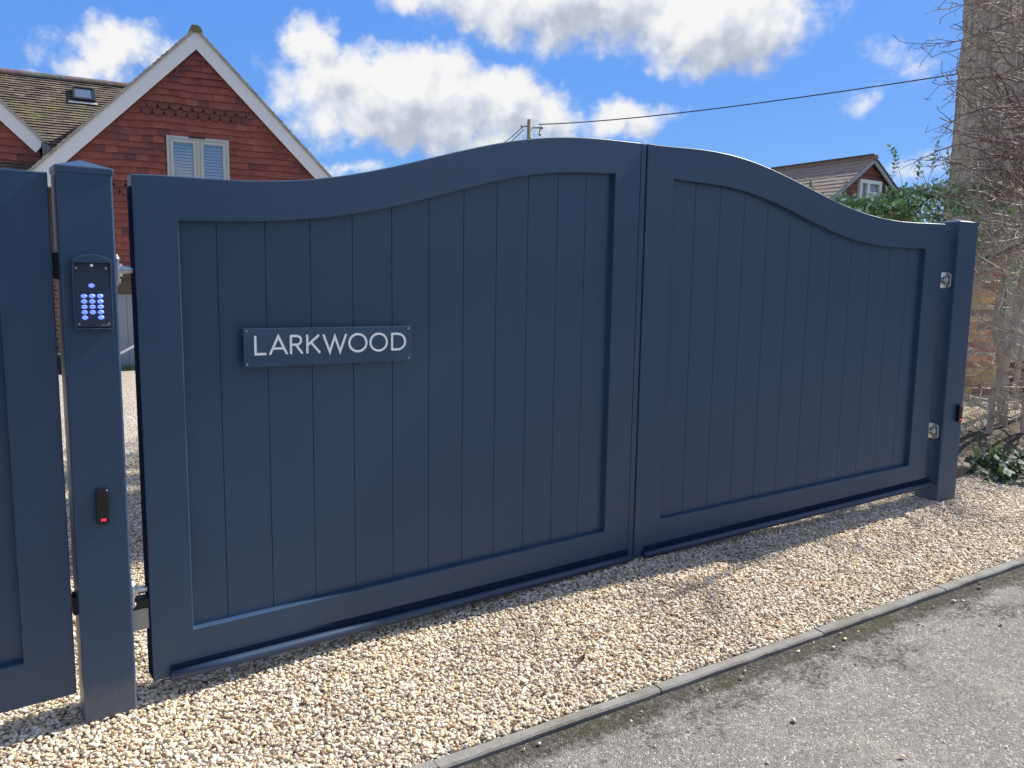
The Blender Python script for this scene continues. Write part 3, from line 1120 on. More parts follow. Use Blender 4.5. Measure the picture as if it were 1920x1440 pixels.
# hood: arched top and cheeks
b = MB()
arc = [(-hx - 0.002 + (2 * hx + 0.004) * i / 14, 0.214 + 0.019 * sin(pi * i / 14) ** 0.8) for i in range(15)]
outer = arc
innr = [(-hx + 0.006, 0.207), (hx - 0.006, 0.207)]
b.prism(arc + [(hx + 0.002, 0.207), (-hx - 0.002, 0.207)], -0.038, 0.0, 'y')
for sgn in (-1, 1):
    xa, xb = sorted((sgn * (hx + 0.0022), sgn * (hx - 0.003)))
    b.prism([(-0.0378, 0.2069), (0.0, 0.2069), (0.0, 0.10), (-0.021, 0.10), (-0.025, 0.165)], xa, xb, 'x')
    b.box((xa, -0.0225, -0.001), (xb, 0.0, 0.0999))
b.box((-hx - 0.002, -0.024, -0.005), (hx + 0.002, 0.0, -0.0012))
b.build("hood", M_PAINT, ki, bevel=0.0015)
b = MB()
b.box((-hx + 0.0036, -0.0225, 0.003), (hx - 0.0036, -0.0202, 0.206))
fp = b.build("face_plate", M_FACE, ki, bevel=0.0007)
b = MB()
for j in range(5):                      # maker's small print, too fine to read
    b.box((0.022 + j * 0.0045, -0.02285, 0.0065), (0.0252 + j * 0.0045, -0.0226, 0.0095))
b.build("small_print", M_GREYPLATE, fp)
b = MB()
b.tube([(0.0, -0.0226, 0.199), (0.0, -0.0275, 0.1985)], [0.0048, 0.0036], 12)
b.build("lamp", M_LED, ki, smooth=True)
for (sx_, sz_) in ((-0.0445, 0.190), (0.0415, 0.190), (-0.0435, 0.013), (0.0425, 0.013)):
    screw(ki, sx_, -0.0226, sz_, 0.0042)


def digit_mesh(ch):
    cu = bpy.data.curves.new("digit", 'FONT')
    cu.body = ch
    cu.size = 0.0085
    cu.align_x, cu.align_y = 'CENTER', 'CENTER'
    cu.extrude = 0.0002
    to = bpy.data.objects.new("digit_src", cu)
    me_ = bpy.data.meshes.new_from_object(to)
    me_.name = "digit"
    bpy.data.objects.remove(to)
    me_.materials.clear()
    me_.materials.append(M_KEYTEXT)
    return me_


def key(x, z, ch):
    b = MB()
    n_ = 22
    pl = []
    for i in range(n_):
        a = 2 * pi * i / n_
        cx2, cz2 = cos(a), sin(a)
        pl.append((x + 0.0094 * cx2, z + 0.0068 * cz2 * (1 - 0.22 * abs(cx2) ** 3)))
    cen = (x, -0.0262, z)
    vs = [(p[0], -0.0226, p[1]) for p in pl] + [(x + (p[0] - x) * .88, -0.0250, z + (p[1] - z) * .88) for p in pl] + [cen]
    fs = [(i, (i + 1) % n_, n_ + (i + 1) % n_, n_ + i) for i in range(n_)]
    fs += [(n_ + i, n_ + (i + 1) % n_, 2 * n_) for i in range(n_)]
    b.add(vs, fs)
    o = b.build("key", M_KEY, ki, smooth=True)
    if ch:
        d = bpy.data.objects.new("digit", digit_mesh(ch))
        COL.objects.link(d)
        d.parent = o
        d.location = (x, -0.02655, z)
        d.rotation_euler = (pi / 2, 0, 0)


key(-0.003, 0.135, '')
rows = [('1', '2', '3'), ('4', '5', '6'), ('7', '8', '9'), ('C', '0', 'E')]
for r_i, row in enumerate(rows):
    for c_i, ch in enumerate(row):
        key(-0.0262 + c_i * 0.0232, 0.1015 - r_i * 0.0171, ch)
key(-0.0262, 0.1015 - 4 * 0.0171, '')
key(-0.0262 + 2 * 0.0232, 0.1015 - 4 * 0.0171, '')


# ------------------------------------------------------------------ photocells
def photocell(loc, rz, label):
    r = empty("photocell", loc, rz)
    tag(r, label, "gate sensor", "safety sensors on the gate posts")
    w_, h_ = 0.0185, 0.059
    n_ = 6
    rc = 0.009
    ol = []
    for cxs, czs, a0 in ((1, 1, 0), (-1, 1, pi / 2), (-1, -1, pi), (1, -1, 3 * pi / 2)):
        for i in range(n_ + 1):
            a = a0 + (pi / 2) * i / n_
            ol.append((cxs * (w_ - rc) + rc * cos(a), czs * (h_ - rc) + rc * sin(a)))
    b = MB()
    b.prism(ol, -0.026, 0.0, 'y')
    b.build("housing", M_BLACK, r, bevel=0.005, segs=3)
    b = MB()
    b.prism([(p[0] * .72, p[1] * .36 + 0.028) for p in ol], -0.0285, -0.0255, 'y')
    b.build("lens", M_BLACK, r, bevel=0.002)
    b = MB()
    b.box((-0.013, -0.0272, 0.043), (0.013, -0.0256, 0.0475))
    b.build("rim", M_LEAD, r)
    b = MB()
    for i in range(3):
        b.box((-0.0075 + i * 0.0052, -0.0272, -0.046), (-0.0033 + i * 0.0052, -0.0258, -0.0385))
    b.build("red_mark", M_RED, r)
    return r


photocell((-0.1432, -0.0355, 0.679), 0, "small black sensor with a red mark on the intercom post")
pc = o2 + dxr * 0.141
photocell((pc.x - nr.x * 0.0005, pc.y - nr.y * 0.0005, 0.606), A2, "small black sensor on the far gate post at the right")

# ------------------------------------------------------------------ name sign
sg = empty("name_sign", (0.3535, -0.0012, 1.112))
tag(sg, "long slate blue house sign reading LARKWOOD in white letters", "sign")
SH = -0.007


def sgz(x, z):
    return z + SH * x


b = MB()
vs = []
for y in (-0.0045, 0.0):
    for (x, z) in ((0, 0.0), (0.698, 0.0), (0.698, 0.143), (0, 0.143)):
        vs.append((x, y, sgz(x, z)))
b.add(vs, [(0, 1, 2, 3), (7, 6, 5, 4), (0, 4, 5, 1), (1, 5, 6, 2), (2, 6, 7, 3), (3, 7, 4, 0)])
b.build("plate", M_SIGN, sg, bevel=0.001)


def stroke_letter(strokes, x0, x1, z0, z1, wd):
    """strokes: polylines in a unit box; built as a flat raised letter with round ends, one outline per stroke"""
    b = MB()
    for si, st in enumerate(strokes):
        P = [Vector((x0 + (x1 - x0) * u, z0 + (z1 - z0) * v)) for u, v in st]
        closed = (P[0] - P[-1]).length < 1e-6
        n_ = len(P)
        L_, R_ = [], []
        hw = wd / 2
        for i in range(n_):
            if closed:
                t1 = (P[i] - P[i - 1 if i else n_ - 2]).normalized()
                t2 = (P[i + 1 if i < n_ - 1 else 1] - P[i]).normalized()
            else:
                t1 = (P[i] - P[max(0, i - 1)]) if i else (P[1] - P[0])
                t2 = (P[min(n_ - 1, i + 1)] - P[i]) if i < n_ - 1 else (P[i] - P[i - 1])
                t1.normalize()
                t2.normalize()
            n1_ = Vector((-t1.y, t1.x))
            n2_ = Vector((-t2.y, t2.x))
            nn = (n1_ + n2_).normalized()
            k_ = hw / max(0.35, nn.dot(n1_))
            L_.append(P[i] + nn * k_)
            R_.append(P[i] - nn * k_)
        yf = -0.0062 - 0.0001 * si
        vs_ = []
        for a_, c_ in zip(L_, R_):
            for (p, y) in ((a_, yf), (c_, yf), (a_, -0.0045), (c_, -0.0045)):
                vs_.append((p.x, y, sgz(p.x, p.y)))
        fs_ = []
        for i in range(n_ - 1):
            o_ = 4 * i
            fs_ += [(o_ + 1, o_ + 5, o_ + 4, o_), (o_ + 3, o_ + 7, o_ + 5, o_ + 1), (o_, o_ + 4, o_ + 6, o_ + 2)]
        b.add(vs_, fs_)
        if not closed:
            for p in (P[0], P[-1]):
                m_ = 14
                vs_ = [(p.x + hw * cos(2 * pi * i / m_), y, sgz(p.x, p.y + hw * sin(2 * pi * i / m_)))
                       for y in (yf - 0.00004, -0.0045) for i in range(m_)]
                b.add(vs_, [tuple(range(m_))] + [(i, i + m_, (i + 1) % m_ + m_, (i + 1) % m_) for i in range(m_)])
    return b.build("letter", M_LETTER, sg)


circ = [(0.5 + 0.5 * cos(2 * pi * i / 40), 0.5 + 0.5 * sin(2 * pi * i / 40)) for i in range(41)]
dbow = [(0.0, 1.0), (0.42, 1.0)] + [(0.42 + 0.58 * sin(a), 0.5 + 0.5 * cos(a)) for a in [pi * i / 18 for i in range(1, 18)]] + [(0.42, 0.0), (0.0, 0.0)]
rbow = [(0.0, 1.0), (0.52, 1.0)] + [(0.52 + 0.42 * sin(a), 0.745 + 0.255 * cos(a)) for a in [pi * i / 12 for i in range(1, 12)]] + [(0.52, 0.49), (0.0, 0.49)]
GL = {'L': [[(0, 1), (0, 0), (1, 0)]],
      'A': [[(0, 0), (0.5, 1), (1, 0)], [(0.20, 0.30), (0.80, 0.30)]],
      'R': [[(0, 0), (0, 1)], rbow, [(0.45, 0.49), (1, 0)]],
      'K': [[(0, 0), (0, 1)], [(0.92, 1), (0.04, 0.45)], [(0.30, 0.60), (1, 0)]],
      'W': [[(0, 1), (0.27, 0), (0.5, 0.93), (0.73, 0), (1, 1)]],
      'O': [circ],
      'D': [[(0, 0), (0, 1)], dbow]}
LW = 0.0086
for ch, xa, xb in (('L', .3919, .4369), ('A', .4474, .5188), ('R', .5275, .5789), ('K', .5923, .6501), ('W', .6592, .761),
                   ('O', .7668, .8501), ('O', .859, .9418), ('D', .9571, 1.0261)):
    ov = 0.002 if ch == 'O' else 0.0
    stroke_letter(GL[ch], xa - 0.3535 + LW / 2, xb - 0.3535 - LW / 2, 0.0435 + LW / 2 - ov, 0.1165 - LW / 2 + ov, LW)
for (sx_, sz_) in ((0.011, 0.1335), (0.685, 0.1335), (0.685, 0.0115), (0.011, 0.0105)):
    screw(sg, sx_, -0.0045, sgz(sx_, sz_), 0.0042)


# ------------------------------------------------------------------ houses
def tile_field(b, O, U, V, N, x0, x1, s0, s1, wid, gauge, clip, colour, lift=0.030, under=0.010, thick=0.011,
               shape=None, jit=0.006, r=None, wav=0.0):
    """overlapping tiles on a plane: U along a course, V up, N outwards; clip(s) -> list of (xa, xb)"""
    r = r or rng
    k_ = 0
    s_ = s0
    while s_ < s1:
        off = (k_ % 2) * wid / 2
        i0 = floor((x0 - off) / wid) - 1
        i1 = floor((x1 - off) / wid) + 1
        for i in range(i0, i1 + 1):
            ta, tb = off + i * wid + 0.0012, off + (i + 1) * wid - 0.0012
            for (ca, cb_) in clip(s_ + gauge * 0.3):
                a_, e_ = max(ta, ca), min(tb, cb_)
                if e_ - a_ < 0.02:
                    continue
                wv = wav * noise.noise(Vector((a_ * 1.4, s_ * 2.1, 3.3)))
                wv2 = wav * noise.noise(Vector((e_ * 1.4, s_ * 2.1, 3.3)))
                j1, j2 = r.uniform(-jit, jit) + wv, r.uniform(-jit, jit) + wv2
                h = lift + r.uniform(-0.004, 0.005)
                kind = shape((a_ + e_) / 2, s_) if shape else 0
                st = s_ + gauge + 0.025
                if kind:
                    n_ = 8
                    lowp = []
                    for q in range(n_ + 1):
                        t = q / n_
                        arc_ = (1 - (2 * t - 1) ** 2) ** 0.5
                        lowp.append((a_ + (e_ - a_) * t, s_ + gauge * 0.62 * (1 - arc_) + j1 * 0.3))
                else:
                    lowp = [(a_, s_ + j1), (e_, s_ + j2)]
                fr = [O + U * x + V * v_ + N * (h if kind == 0 else h + 0.004) for x, v_ in lowp]
                bk = [p - N * thick for p in fr]
                t1, t0_ = O + U * e_ + V * st + N * under, O + U * a_ + V * st + N * under
                m_ = len(fr)
                vs_ = fr + bk + [t1, t0_]
                fs_ = [tuple(range(m_)) + (2 * m_, 2 * m_ + 1)]
                fs_ += [(q, m_ + q, m_ + q + 1, q + 1) for q in range(m_ - 1)]
                fs_ += [(0, 2 * m_ + 1, m_), (m_ - 1, 2 * m_ - 1, 2 * m_)]
                b.add(vs_, fs_, colour(r, (a_ + e_) / 2, s_, kind))
        s_ += gauge
        k_ += 1


def hung_colour(r, x, s_, kind):
    pal = [(0.255, 0.075, 0.054), (0.230, 0.066, 0.050), (0.275, 0.090, 0.062), (0.205, 0.060, 0.050), (0.160, 0.054, 0.054), (0.24, 0.072, 0.053)]
    wts = [5, 4, 3, 3, 2, 4]
    dark = noise.noise(Vector((x * 1.3, s_ * 1.8, 1.7)))
    c = pal[4] if (dark > 0.28 and r.random() < 0.4) else r.choices(pal, wts)[0]
    if kind:
        c = tuple(v * 0.72 for v in (0.225, 0.075, 0.055))
    k_ = r.uniform(1.02, 1.25)
    return tuple(v * k_ for v in c)


def roof_colour(r, x, s_, kind):
    k_ = r.uniform(0.72, 1.25)
    c = r.choice([(0.115, 0.090, 0.070), (0.135, 0.105, 0.078), (0.10, 0.085, 0.072), (0.15, 0.12, 0.085)])
    return tuple(v * k_ for v in c)


TH = radians(-8)
H = empty("gabled_house", (3.683, 12.195, 0), TH)
tag(H, "tile-hung red gabled house with white bargeboards and mossy roof behind the gate", "house")
X, Y, Z = Vector((1, 0, 0)), Vector((0, 1, 0)), Vector((0, 0, 1))
AP = 5.62           # wall apex of the front gable
ZB = 1.46           # foot of the tile hanging
HW = 2.28           # half width of the gable
WX0, WX1, WZ0, WZ1 = -0.535, 0.508, 2.62, 3.893


def gable_clip(apx, half, win=None):
    def f_(s_):
        hw = min(half, AP - s_)
        if hw <= 0.02:
            return []
        iv = [(apx - hw, apx + hw)]
        if win and win[2] - 0.06 < s_ < win[3] - 0.06:
            iv = [(apx - hw, win[0] - 0.004), (win[1] + 0.004, apx + hw)]
        return iv
    return f_


def shape_front(x, s_):
    if 4.10 < s_ < 4.40:
        d = min(x + 0.86, 0.78 - x)
        return 1 if d > 0 else 0
    if 2.74 < s_ < 3.06:
        return 1 if abs(x) < 1.95 else 0
    return 0


b = MB()
tile_field(b, Vector((0, 0, 0)), X, Z, -Y, -HW, HW, ZB, AP, 0.186, 0.1145, gable_clip(0, HW, (WX0, WX1, WZ0, WZ1)), hung_colour,
           shape=shape_front, lift=0.040, jit=0.007, wav=0.040)
b.build("tile_hanging", M_TILE, H)
# masonry core behind the tiles
b = MB()
b.prism([(-HW + 0.02, ZB + 0.02), (WX0, ZB + 0.02), (WX0, 5.05), (0, AP - 0.03), (-HW + 0.02, AP - HW)], 0.0, 0.25, 'y')
b.prism([(HW - 0.02, ZB + 0.02), (HW - 0.02, AP - HW), (0, AP - 0.03), (WX0, 5.05), (WX0, WZ1), (WX1, WZ1), (WX1, ZB + 0.02)], 0.0, 0.25, 'y')
b.box((WX0, 0.0, ZB + 0.02), (WX1, 0.25, WZ0))
b.build("wall", M_DARKCLAY, H)


def bargeboards(apx, apz, foot_l, foot_r, y, drop=0.315):
    for sgn, ft in ((-1, foot_l), (1, foot_r)):
        b_ = MB()
        x1_ = sgn * ft
        pl = [(apx, apz), (apx + x1_, apz - ft), (apx + x1_ + sgn * -0.02, apz - ft - 0.10), (apx + x1_ - sgn * 0.17, apz - ft - drop + 0.17), (apx, apz - drop)]
        pl[3] = (apx + x1_ - sgn * 0.10, apz - ft - drop + 0.10)
        b_.prism(pl, y - 0.03, y, 'y')
        b_.build("bargeboard", M_WHITE, H, bevel=0.004)


bargeboards(0, 5.70, 2.58, 2.58, -0.085)
b = MB()
b.box((-2.44, -0.118, 2.88), (-2.315, 0.10, 3.20))
b.build("eaves_box", M_WHITE, H, bevel=0.004)
b = MB()
b.box((-2.30, -0.05, ZB), (-2.27, 0.03, 2.90))
b.build("corner_trim", M_SOFFIT, H)


# gable roof (two slopes), ridge tiles
def gable_roof(apx, apz, run, yf, yb):
    b_ = MB()
    for sgn in (-1, 1):
        Vv = Vector((-sgn, 0, 1)).normalized()
        Nn = Vector((sgn, 0, 1)).normalized()
        L_ = run * 2 ** 0.5
        O_ = Vector((apx + sgn * run, 0, apz - run))
        U_ = Y
        tile_field(b_, O_, U_, Vv, Nn, yf, yb, 0.0, L_ - 0.03, 0.30, 0.105, lambda s_: [(yf, yb)],
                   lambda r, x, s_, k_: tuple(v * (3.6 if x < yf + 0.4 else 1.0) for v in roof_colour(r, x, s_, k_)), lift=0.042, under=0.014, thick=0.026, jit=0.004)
        M_ = MB()
    o_ = b_.build("roof", M_ROOF, H)
    for sgn in (-1, 1):
        vg = MB()
        y1_ = yf + 0.030 + 0.002 * sgn
        vg.prism([(apx, apz + 0.046), (apx + sgn * run, apz - run + 0.046), (apx + sgn * run, apz - run - 0.012), (apx, apz - 0.012)], yf + 0.006 - 0.002 * sgn, y1_, 'y')
        vg.build("verge", M_VERGE, o_)
    u_ = MB()
    for sgn in (-1, 1):
        q0 = Vector((apx, yf + 0.03, apz - 0.012))
        q1 = Vector((apx + sgn * run, yf + 0.03, apz - run - 0.012))
        d_ = Vector((0, yb - yf - 0.03, 0))
        u_.add([q0, q1, q1 + d_, q0 + d_], [(0, 1, 2, 3)])
    u_.build("roof_underlay", M_DARK, o_)
    rt = MB()
    y0 = yf - 0.012
    while y0 < yb:
        ln = 0.30
        pr_ = [(apx + 0.105 * cos(a), apz - 0.045 + 0.115 * sin(a)) for a in [pi * i / 10 for i in range(11)]]
        rt.prism(pr_, y0, y0 + ln + 0.012 * (1 if int(y0 * 10) % 2 else 0.2), 'y', col=tuple(v * rng.uniform(.8, 1.2) for v in (0.15, 0.135, 0.10)))
        y0 += ln
    rt.build("ridge_tiles", M_ROOF, o_)


gable_roof(0, 5.705, 2.62, -0.155, 5.4)

# main roof behind, running along x
RZ, RY, TP = 5.28, 3.2, 0.70
pit = math.atan(TP)
Vm = Vector((0, cos(pit), sin(pit)))
Nm = Vector((0, -sin(pit), cos(pit)))
SL = 3.1 / cos(pit)
Om = Vector((0, RY, RZ)) - Vm * SL
b = MB()
tile_field(b, Om, X, Vm, Nm, -7.0, -0.1, 0.0, SL - 0.03, 0.168, 0.100, lambda s_: [(-7.0, -0.1)], roof_colour, lift=0.034, under=0.010, thick=0.013, jit=0.003, wav=0.010)
mr = b.build("main_roof", M_ROOF, H)
b = MB()
b.add([Om + X * -7 - Nm * 0.01, Om + X * -0.1 - Nm * 0.01, Om + X * -0.1 + Vm * SL - Nm * 0.01, Om + X * -7 + Vm * SL - Nm * 0.01], [(0, 1, 2, 3)])
Vb = Vector((0, cos(pit), -sin(pit)))
b.add([Om + X * -7 + Vm * SL, Om + X * -0.1 + Vm * SL, Om + X * -0.1 + Vm * SL + Vb * SL, Om + X * -7 + Vm * SL + Vb * SL], [(0, 1, 2, 3)])
b.build("roof_underlay", M_DARK, mr)
rt = MB()
x_ = -7.0
while x_ < -0.3:
    pr_ = [(RY + 0.12 * cos(a), RZ - 0.03 + 0.115 * sin(a)) for a in [pi * i / 10 for i in range(11)]]
    rt.prism(pr_, x_, x_ + 0.305 + rng.uniform(0, .008), 'x', col=tuple(v * rng.uniform(.75, 1.25) for v in (0.14, 0.115, 0.10)))
    x_ += 0.31
rt.build("ridge_tiles", M_ROOF, mr)
# roof window
sk = MB()


def roofpt(x, y, h):
    return Vector((x, y, RZ - (RY - y) * TP)) + Nm * h


cy0, cy1, cx0, cx1 = 2.37, 2.82, -1.905, -1.525
for (a0, a1, b0, b1) in ((cx0, cx1, cy0, cy0 + 0.05), (cx0, cx1, cy1 - 0.04, cy1), (cx0, cx0 + 0.035, cy0 + 0.05, cy1 - 0.04), (cx1 - 0.035, cx1, cy0 + 0.05, cy1 - 0.04)):
    P = [roofpt(a0, b0, 0.0), roofpt(a1, b0, 0.0), roofpt(a1, b1, 0.0), roofpt(a0, b1, 0.0)]
    Q = [p + Nm * 0.11 for p in P]
    sk.add(P + Q, [(4, 5, 6, 7), (0, 1, 5, 4), (1, 2, 6, 5), (2, 3, 7, 6), (3, 0, 4, 7)])
sko = sk.build("roof_window", M_BLACKMATT, H)
b = MB()
b.add([roofpt(cx0 + .03, cy0 + .045, .085), roofpt(cx1 - .03, cy0 + .045, .085), roofpt(cx1 - .03, cy1 - .035, .085), roofpt(cx0 + .03, cy1 - .035, .085)], [(0, 1, 2, 3)])
b.build("pane", material("skylight_glass", (0.10, 0.13, 0.17), 0.04, spec=1.0), sko)
b = MB()
b.add([roofpt(cx0 - .08, cy0 - .06, .052), roofpt(cx1 + .03, cy0 - .06, .052), roofpt(cx1 + .03, cy0, .058), roofpt(cx0 - .08, cy0, .058)], [(0, 1, 2, 3)])
b.build("flashing", M_CERAMIC, sko)

# second gable, further left
G2, G2Y = -4.655, 0.30
AP2 = 5.80


def clip2(s_):
    hw = min(2.20, AP2 - s_)
    return [(G2 - hw, G2 + hw)] if hw > 0.02 else []


b = MB()
tile_field(b, Vector((0, G2Y, 0)), X, Z, -Y, G2 - 2.3, G2 + 2.3, ZB, AP2, 0.186, 0.1145, clip2, hung_colour, lift=0.040, jit=0.007, wav=0.040)
b.build("tile_hanging", M_TILE, H)
b = MB()
b.prism([(G2 - 2.2, ZB), (G2 + 2.18, ZB), (G2 + 2.18, AP2 - 2.2), (G2, AP2 - 0.03), (G2 - 2.2, AP2 - 2.2)], G2Y, G2Y + 0.25, 'y')
b.build("wall", M_MORTAR, H)
bargeboards(G2, 5.878, 2.235, 2.235, G2Y - 0.085, 0.30)
gable_roof(G2, 5.883, 2.27, G2Y - 0.155, 5.4)
b = MB()
b.prism([(-2.43, 3.66), (-2.30, 3.55), (-2.33, 3.30), (-2.42, 3.36)], G2Y - 0.11, G2Y + 0.4, 'y')
b.build("valley_gutter", M_LEAD, H)

# window in the front gable
wf = MB()
fy0, fy1 = -0.055, 0.03
fw = 0.052
wf.box((WX0, fy0, WZ0), (WX0 + fw, fy1, WZ1))
wf.box((WX1 - fw, fy0, WZ0), (WX1, fy1, WZ1))
wf.box((WX0 + fw, fy0, WZ1 - fw), (WX1 - fw, fy1, WZ1))
wf.box((WX0 + fw, fy0, WZ0), (WX1 - fw, fy1, WZ0 + fw))
mx_ = (WX0 + WX1) / 2
wf.box((mx_ - 0.028, fy0, WZ0 + fw), (mx_ + 0.028, fy1, WZ1 - fw))
wo_ = wf.build("window", M_WINDOWFRAME, H, bevel=0.004)
for (xa, xb) in ((WX0 + fw, mx_ - 0.028), (mx_ + 0.028, WX1 - fw)):
    c = MB()
    t_ = 0.055
    za, zb_ = WZ0 + fw + .003, WZ1 - fw - .003
    xa, xb = xa + .003, xb - .003
    for (p0, p1) in (((xa, za), (xa + t_, zb_)), ((xb - t_, za), (xb, zb_)), ((xa + t_, za), (xb - t_, za + t_)), ((xa + t_, zb_ - t_), (xb - t_, zb_))):
        c.box((p0[0], -0.066, p0[1]), (p1[0], 0.02, p1[1]))
    c.build("casement", M_WINDOWFRAME, wo_, bevel=0.004)
    p = MB()
    p.box((xa + t_ - .004, -0.024, za + t_ - .004), (xb - t_ + .004, -0.018, zb_ - t_ + .004))
    p.build("pane", M_GLASS, wo_)
    s_ = MB()
    zz = za + t_
    while zz < zb_ - t_:
        s_.add([(xa + .03, 0.035, zz), (xb - .03, 0.035, zz), (xb - .03, 0.052, zz + 0.043), (xa + .03, 0.052, zz + 0.043)], [(0, 1, 2, 3)])
        zz += 0.054
    s_.build("blind", M_BLIND, wo_)
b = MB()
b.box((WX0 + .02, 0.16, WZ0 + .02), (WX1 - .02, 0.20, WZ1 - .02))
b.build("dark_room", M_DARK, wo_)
b = MB()
b.box((-0.17, -0.070, WZ1 - 0.020), (0.10, -0.0555, WZ1 + 0.004))
b.build("vent", M_BLACKMATT, wo_)

# ground floor under the overhang: brick at the left, grey boarded doors at the right
b = MB()
b.box((-2.28, -0.02, ZB - 0.05), (2.28, 0.30, ZB - 0.004))
b.build("soffit", M_SOFFIT, H)
b = MB()
b.box((-2.28, 0.05, ZB - 0.32), (2.28, 0.30, ZB - 0.055))
b.build("beam", M_SOFFIT, H)


def bricks(b, O, U, V, N, L_, Hh, colf, r, bw=0.215, bh=0.065, mj=0.010, proud=0.006, flemish=False):
    row = 0
    v_ = 0.0
    while v_ + bh <= Hh + 1e-6:
        u_ = -(row % 2) * (bw + mj) / 2
        while u_ < L_:
            a_, e_ = max(0.0, u_), min(L_, u_ + bw)
            if e_ - a_ > 0.03:
                pr_ = proud + r.uniform(-0.0015, 0.0015)
                c0_ = [O + U * a_ + V * v_, O + U * e_ + V * v_, O + U * e_ + V * (v_ + bh), O + U * a_ + V * (v_ + bh)]
                vs_ = c0_ + [p + N * pr_ for p in c0_]
                b.add(vs_, [(4, 5, 6, 7), (0, 1, 5, 4), (1, 2, 6, 5), (2, 3, 7, 6), (3, 0, 4, 7)], colf(r))
            u_ += bw + mj
        v_ += bh + mj
        row += 1


def house_brick(r):
    c = r.choice([(0.20, 0.075, 0.055), (0.16, 0.06, 0.05), (0.09, 0.05, 0.05), (0.24, 0.10, 0.07)])
    return tuple(v * r.uniform(.85, 1.15) for v in c)


b = MB()
bricks(b, Vector((-6.6, 0.20, -0.28)), X, Z, -Y, 4.75, 1.74, house_brick, rng)
bw_ = b.build("brick_wall", M_BRICK, H)
b = MB()
b.box((-6.6, 0.2005, -0.30), (-1.85, 0.35, 1.46))
b.build("mortar", material("pale_pointing", (0.55, 0.52, 0.46), 0.95), bw_)
b = MB()
x_ = -1.85
while x_ < 2.2:
    b.box((x_ + 0.003, 0.10, -0.16), (x_ + 0.142, 0.13, 1.13))
    x_ += 0.145
b.box((-1.85, 0.13, -0.20), (2.25, 0.18, 1.14))
go2 = b.build("boarded_door", M_GARAGE, H)
for xx in (-1.02, 0.6):
    b = MB()
    b.box((xx, 0.07, -0.16), (xx + 0.05, 0.0995, 1.13))
    b.build("door_post", M_WHITE, go2)
b = MB()
b.box((-2.2, 0.36, -0.3), (2.2, 5.4, 2.6))
b.box((-6.6, 0.62, -0.3), (-2.3, 5.4, 3.0))
b.build("house_body", M_MORTAR, H)

# handrail in front of the grey doors
hr = empty("handrail", (2.30, 11.6, gz(2.3, 11.6)), TH)
tag(hr, "sloping pale handrail before the grey boarded doors", "handrail")
b = MB()
b.tube([(-0.25, 0, 0.27), (0.55, 0, 0.72)], 0.020, 8)
b.build("rail", M_WHITE, hr)
for xx, zz in ((-0.2, 0.29), (0.5, 0.69)):
    b = MB()
    b.tube([(xx, 0, -0.02), (xx, 0, zz)], 0.018, 8)
    b.build("post", M_WHITE, hr)

# ------------------------------------------------------------------ far house at the right
Q0 = Vector((28.574, 13.771, 0))
FH = empty("far_house", (Q0.x, Q0.y, 0), radians(-4))
tag(FH, "small distant house with brown tiled roof and red tile-hung gable", "house")
AZ_, HWF, PT = 6.24, 3.6, 0.66
r2 = random.Random(3)


def far_hung(r, x, s_, kind):
    c = r.choice([(0.21, 0.085, 0.06), (0.25, 0.105, 0.07), (0.17, 0.07, 0.055)])
    return tuple(v * r.uniform(.85, 1.15) for v in c)


b = MB()


def clipf(s_):
    hw = (AZ_ - 0.12 - s_) / PT
    if hw < 0.03:
        return []
    hw = min(hw, HWF - 0.3)
    if 4.05 < s_ < 5.45:
        return [(-hw, -0.70), (0.72, hw)]
    return [(-hw, hw)]


tile_field(b, Vector((0, 0, 0)), X, Z, -Y, -HWF, HWF, 2.6, AZ_ - 0.1, 0.34, 0.19, clipf, far_hung, lift=0.05, thick=0.02, jit=0.012, r=r2, wav=0.03)
b.build("tile_hanging", M_TILE, FH)
b = MB()
b.prism([(-3.3, 0), (3.3, 0), (3.3, AZ_ - .14 - 3.3 * PT), (0, AZ_ - 0.14), (-3.3, AZ_ - .14 - 3.3 * PT)], 0.02, 0.3, 'y')
b.box((-3.2, 0.3, 0), (3.2, 4.3, AZ_ - .3 - 3.3 * PT))
b.build("wall", M_MORTAR, FH)
b = MB()
cl = math.atan(PT)
for sgn in (-1, 1):
    Vv = Vector((-sgn * cos(cl), 0, sin(cl)))
    Nn = Vector((sgn * sin(cl), 0, cos(cl)))
    L_ = HWF / cos(cl)
    tile_field(b, Vector((sgn * HWF, 0, AZ_ - HWF * PT)), Y, Vv, Nn, -0.25, 4.5, 0, L_ - .04, 0.33, 0.30, lambda s_: [(-0.25, 4.5)],
               lambda r, x, s_, k_: tuple(v * r.uniform(.93, 1.07) for v in (0.29, 0.215, 0.17)), lift=0.030, under=0.015, thick=0.025, jit=0.004, r=r2)
ro = b.build("roof", M_ROOF2, FH)
b = MB()
b.tube([(0, -0.27, AZ_ - 0.0), (0, 4.5, AZ_ - 0.0)], 0.11, 10, col=(0.28, 0.19, 0.15))
b.build("ridge_tiles", M_ROOF2, ro)
b = MB()
for sgn in (-1, 1):
    b.prism([(0, AZ_ - 0.02), (sgn * HWF, AZ_ - HWF * PT - 0.02), (sgn * HWF, AZ_ - HWF * PT - 0.20), (0, AZ_ - 0.20)], -0.20 - 0.004 * (sgn > 0), -0.15, 'y')
b.build("bargeboard", material("grey_fascia", (0.36, 0.37, 0.41), 0.5), FH)
b = MB()
fx0, fx1, fz0, fz1 = -0.66, 0.69, 4.10, 5.42
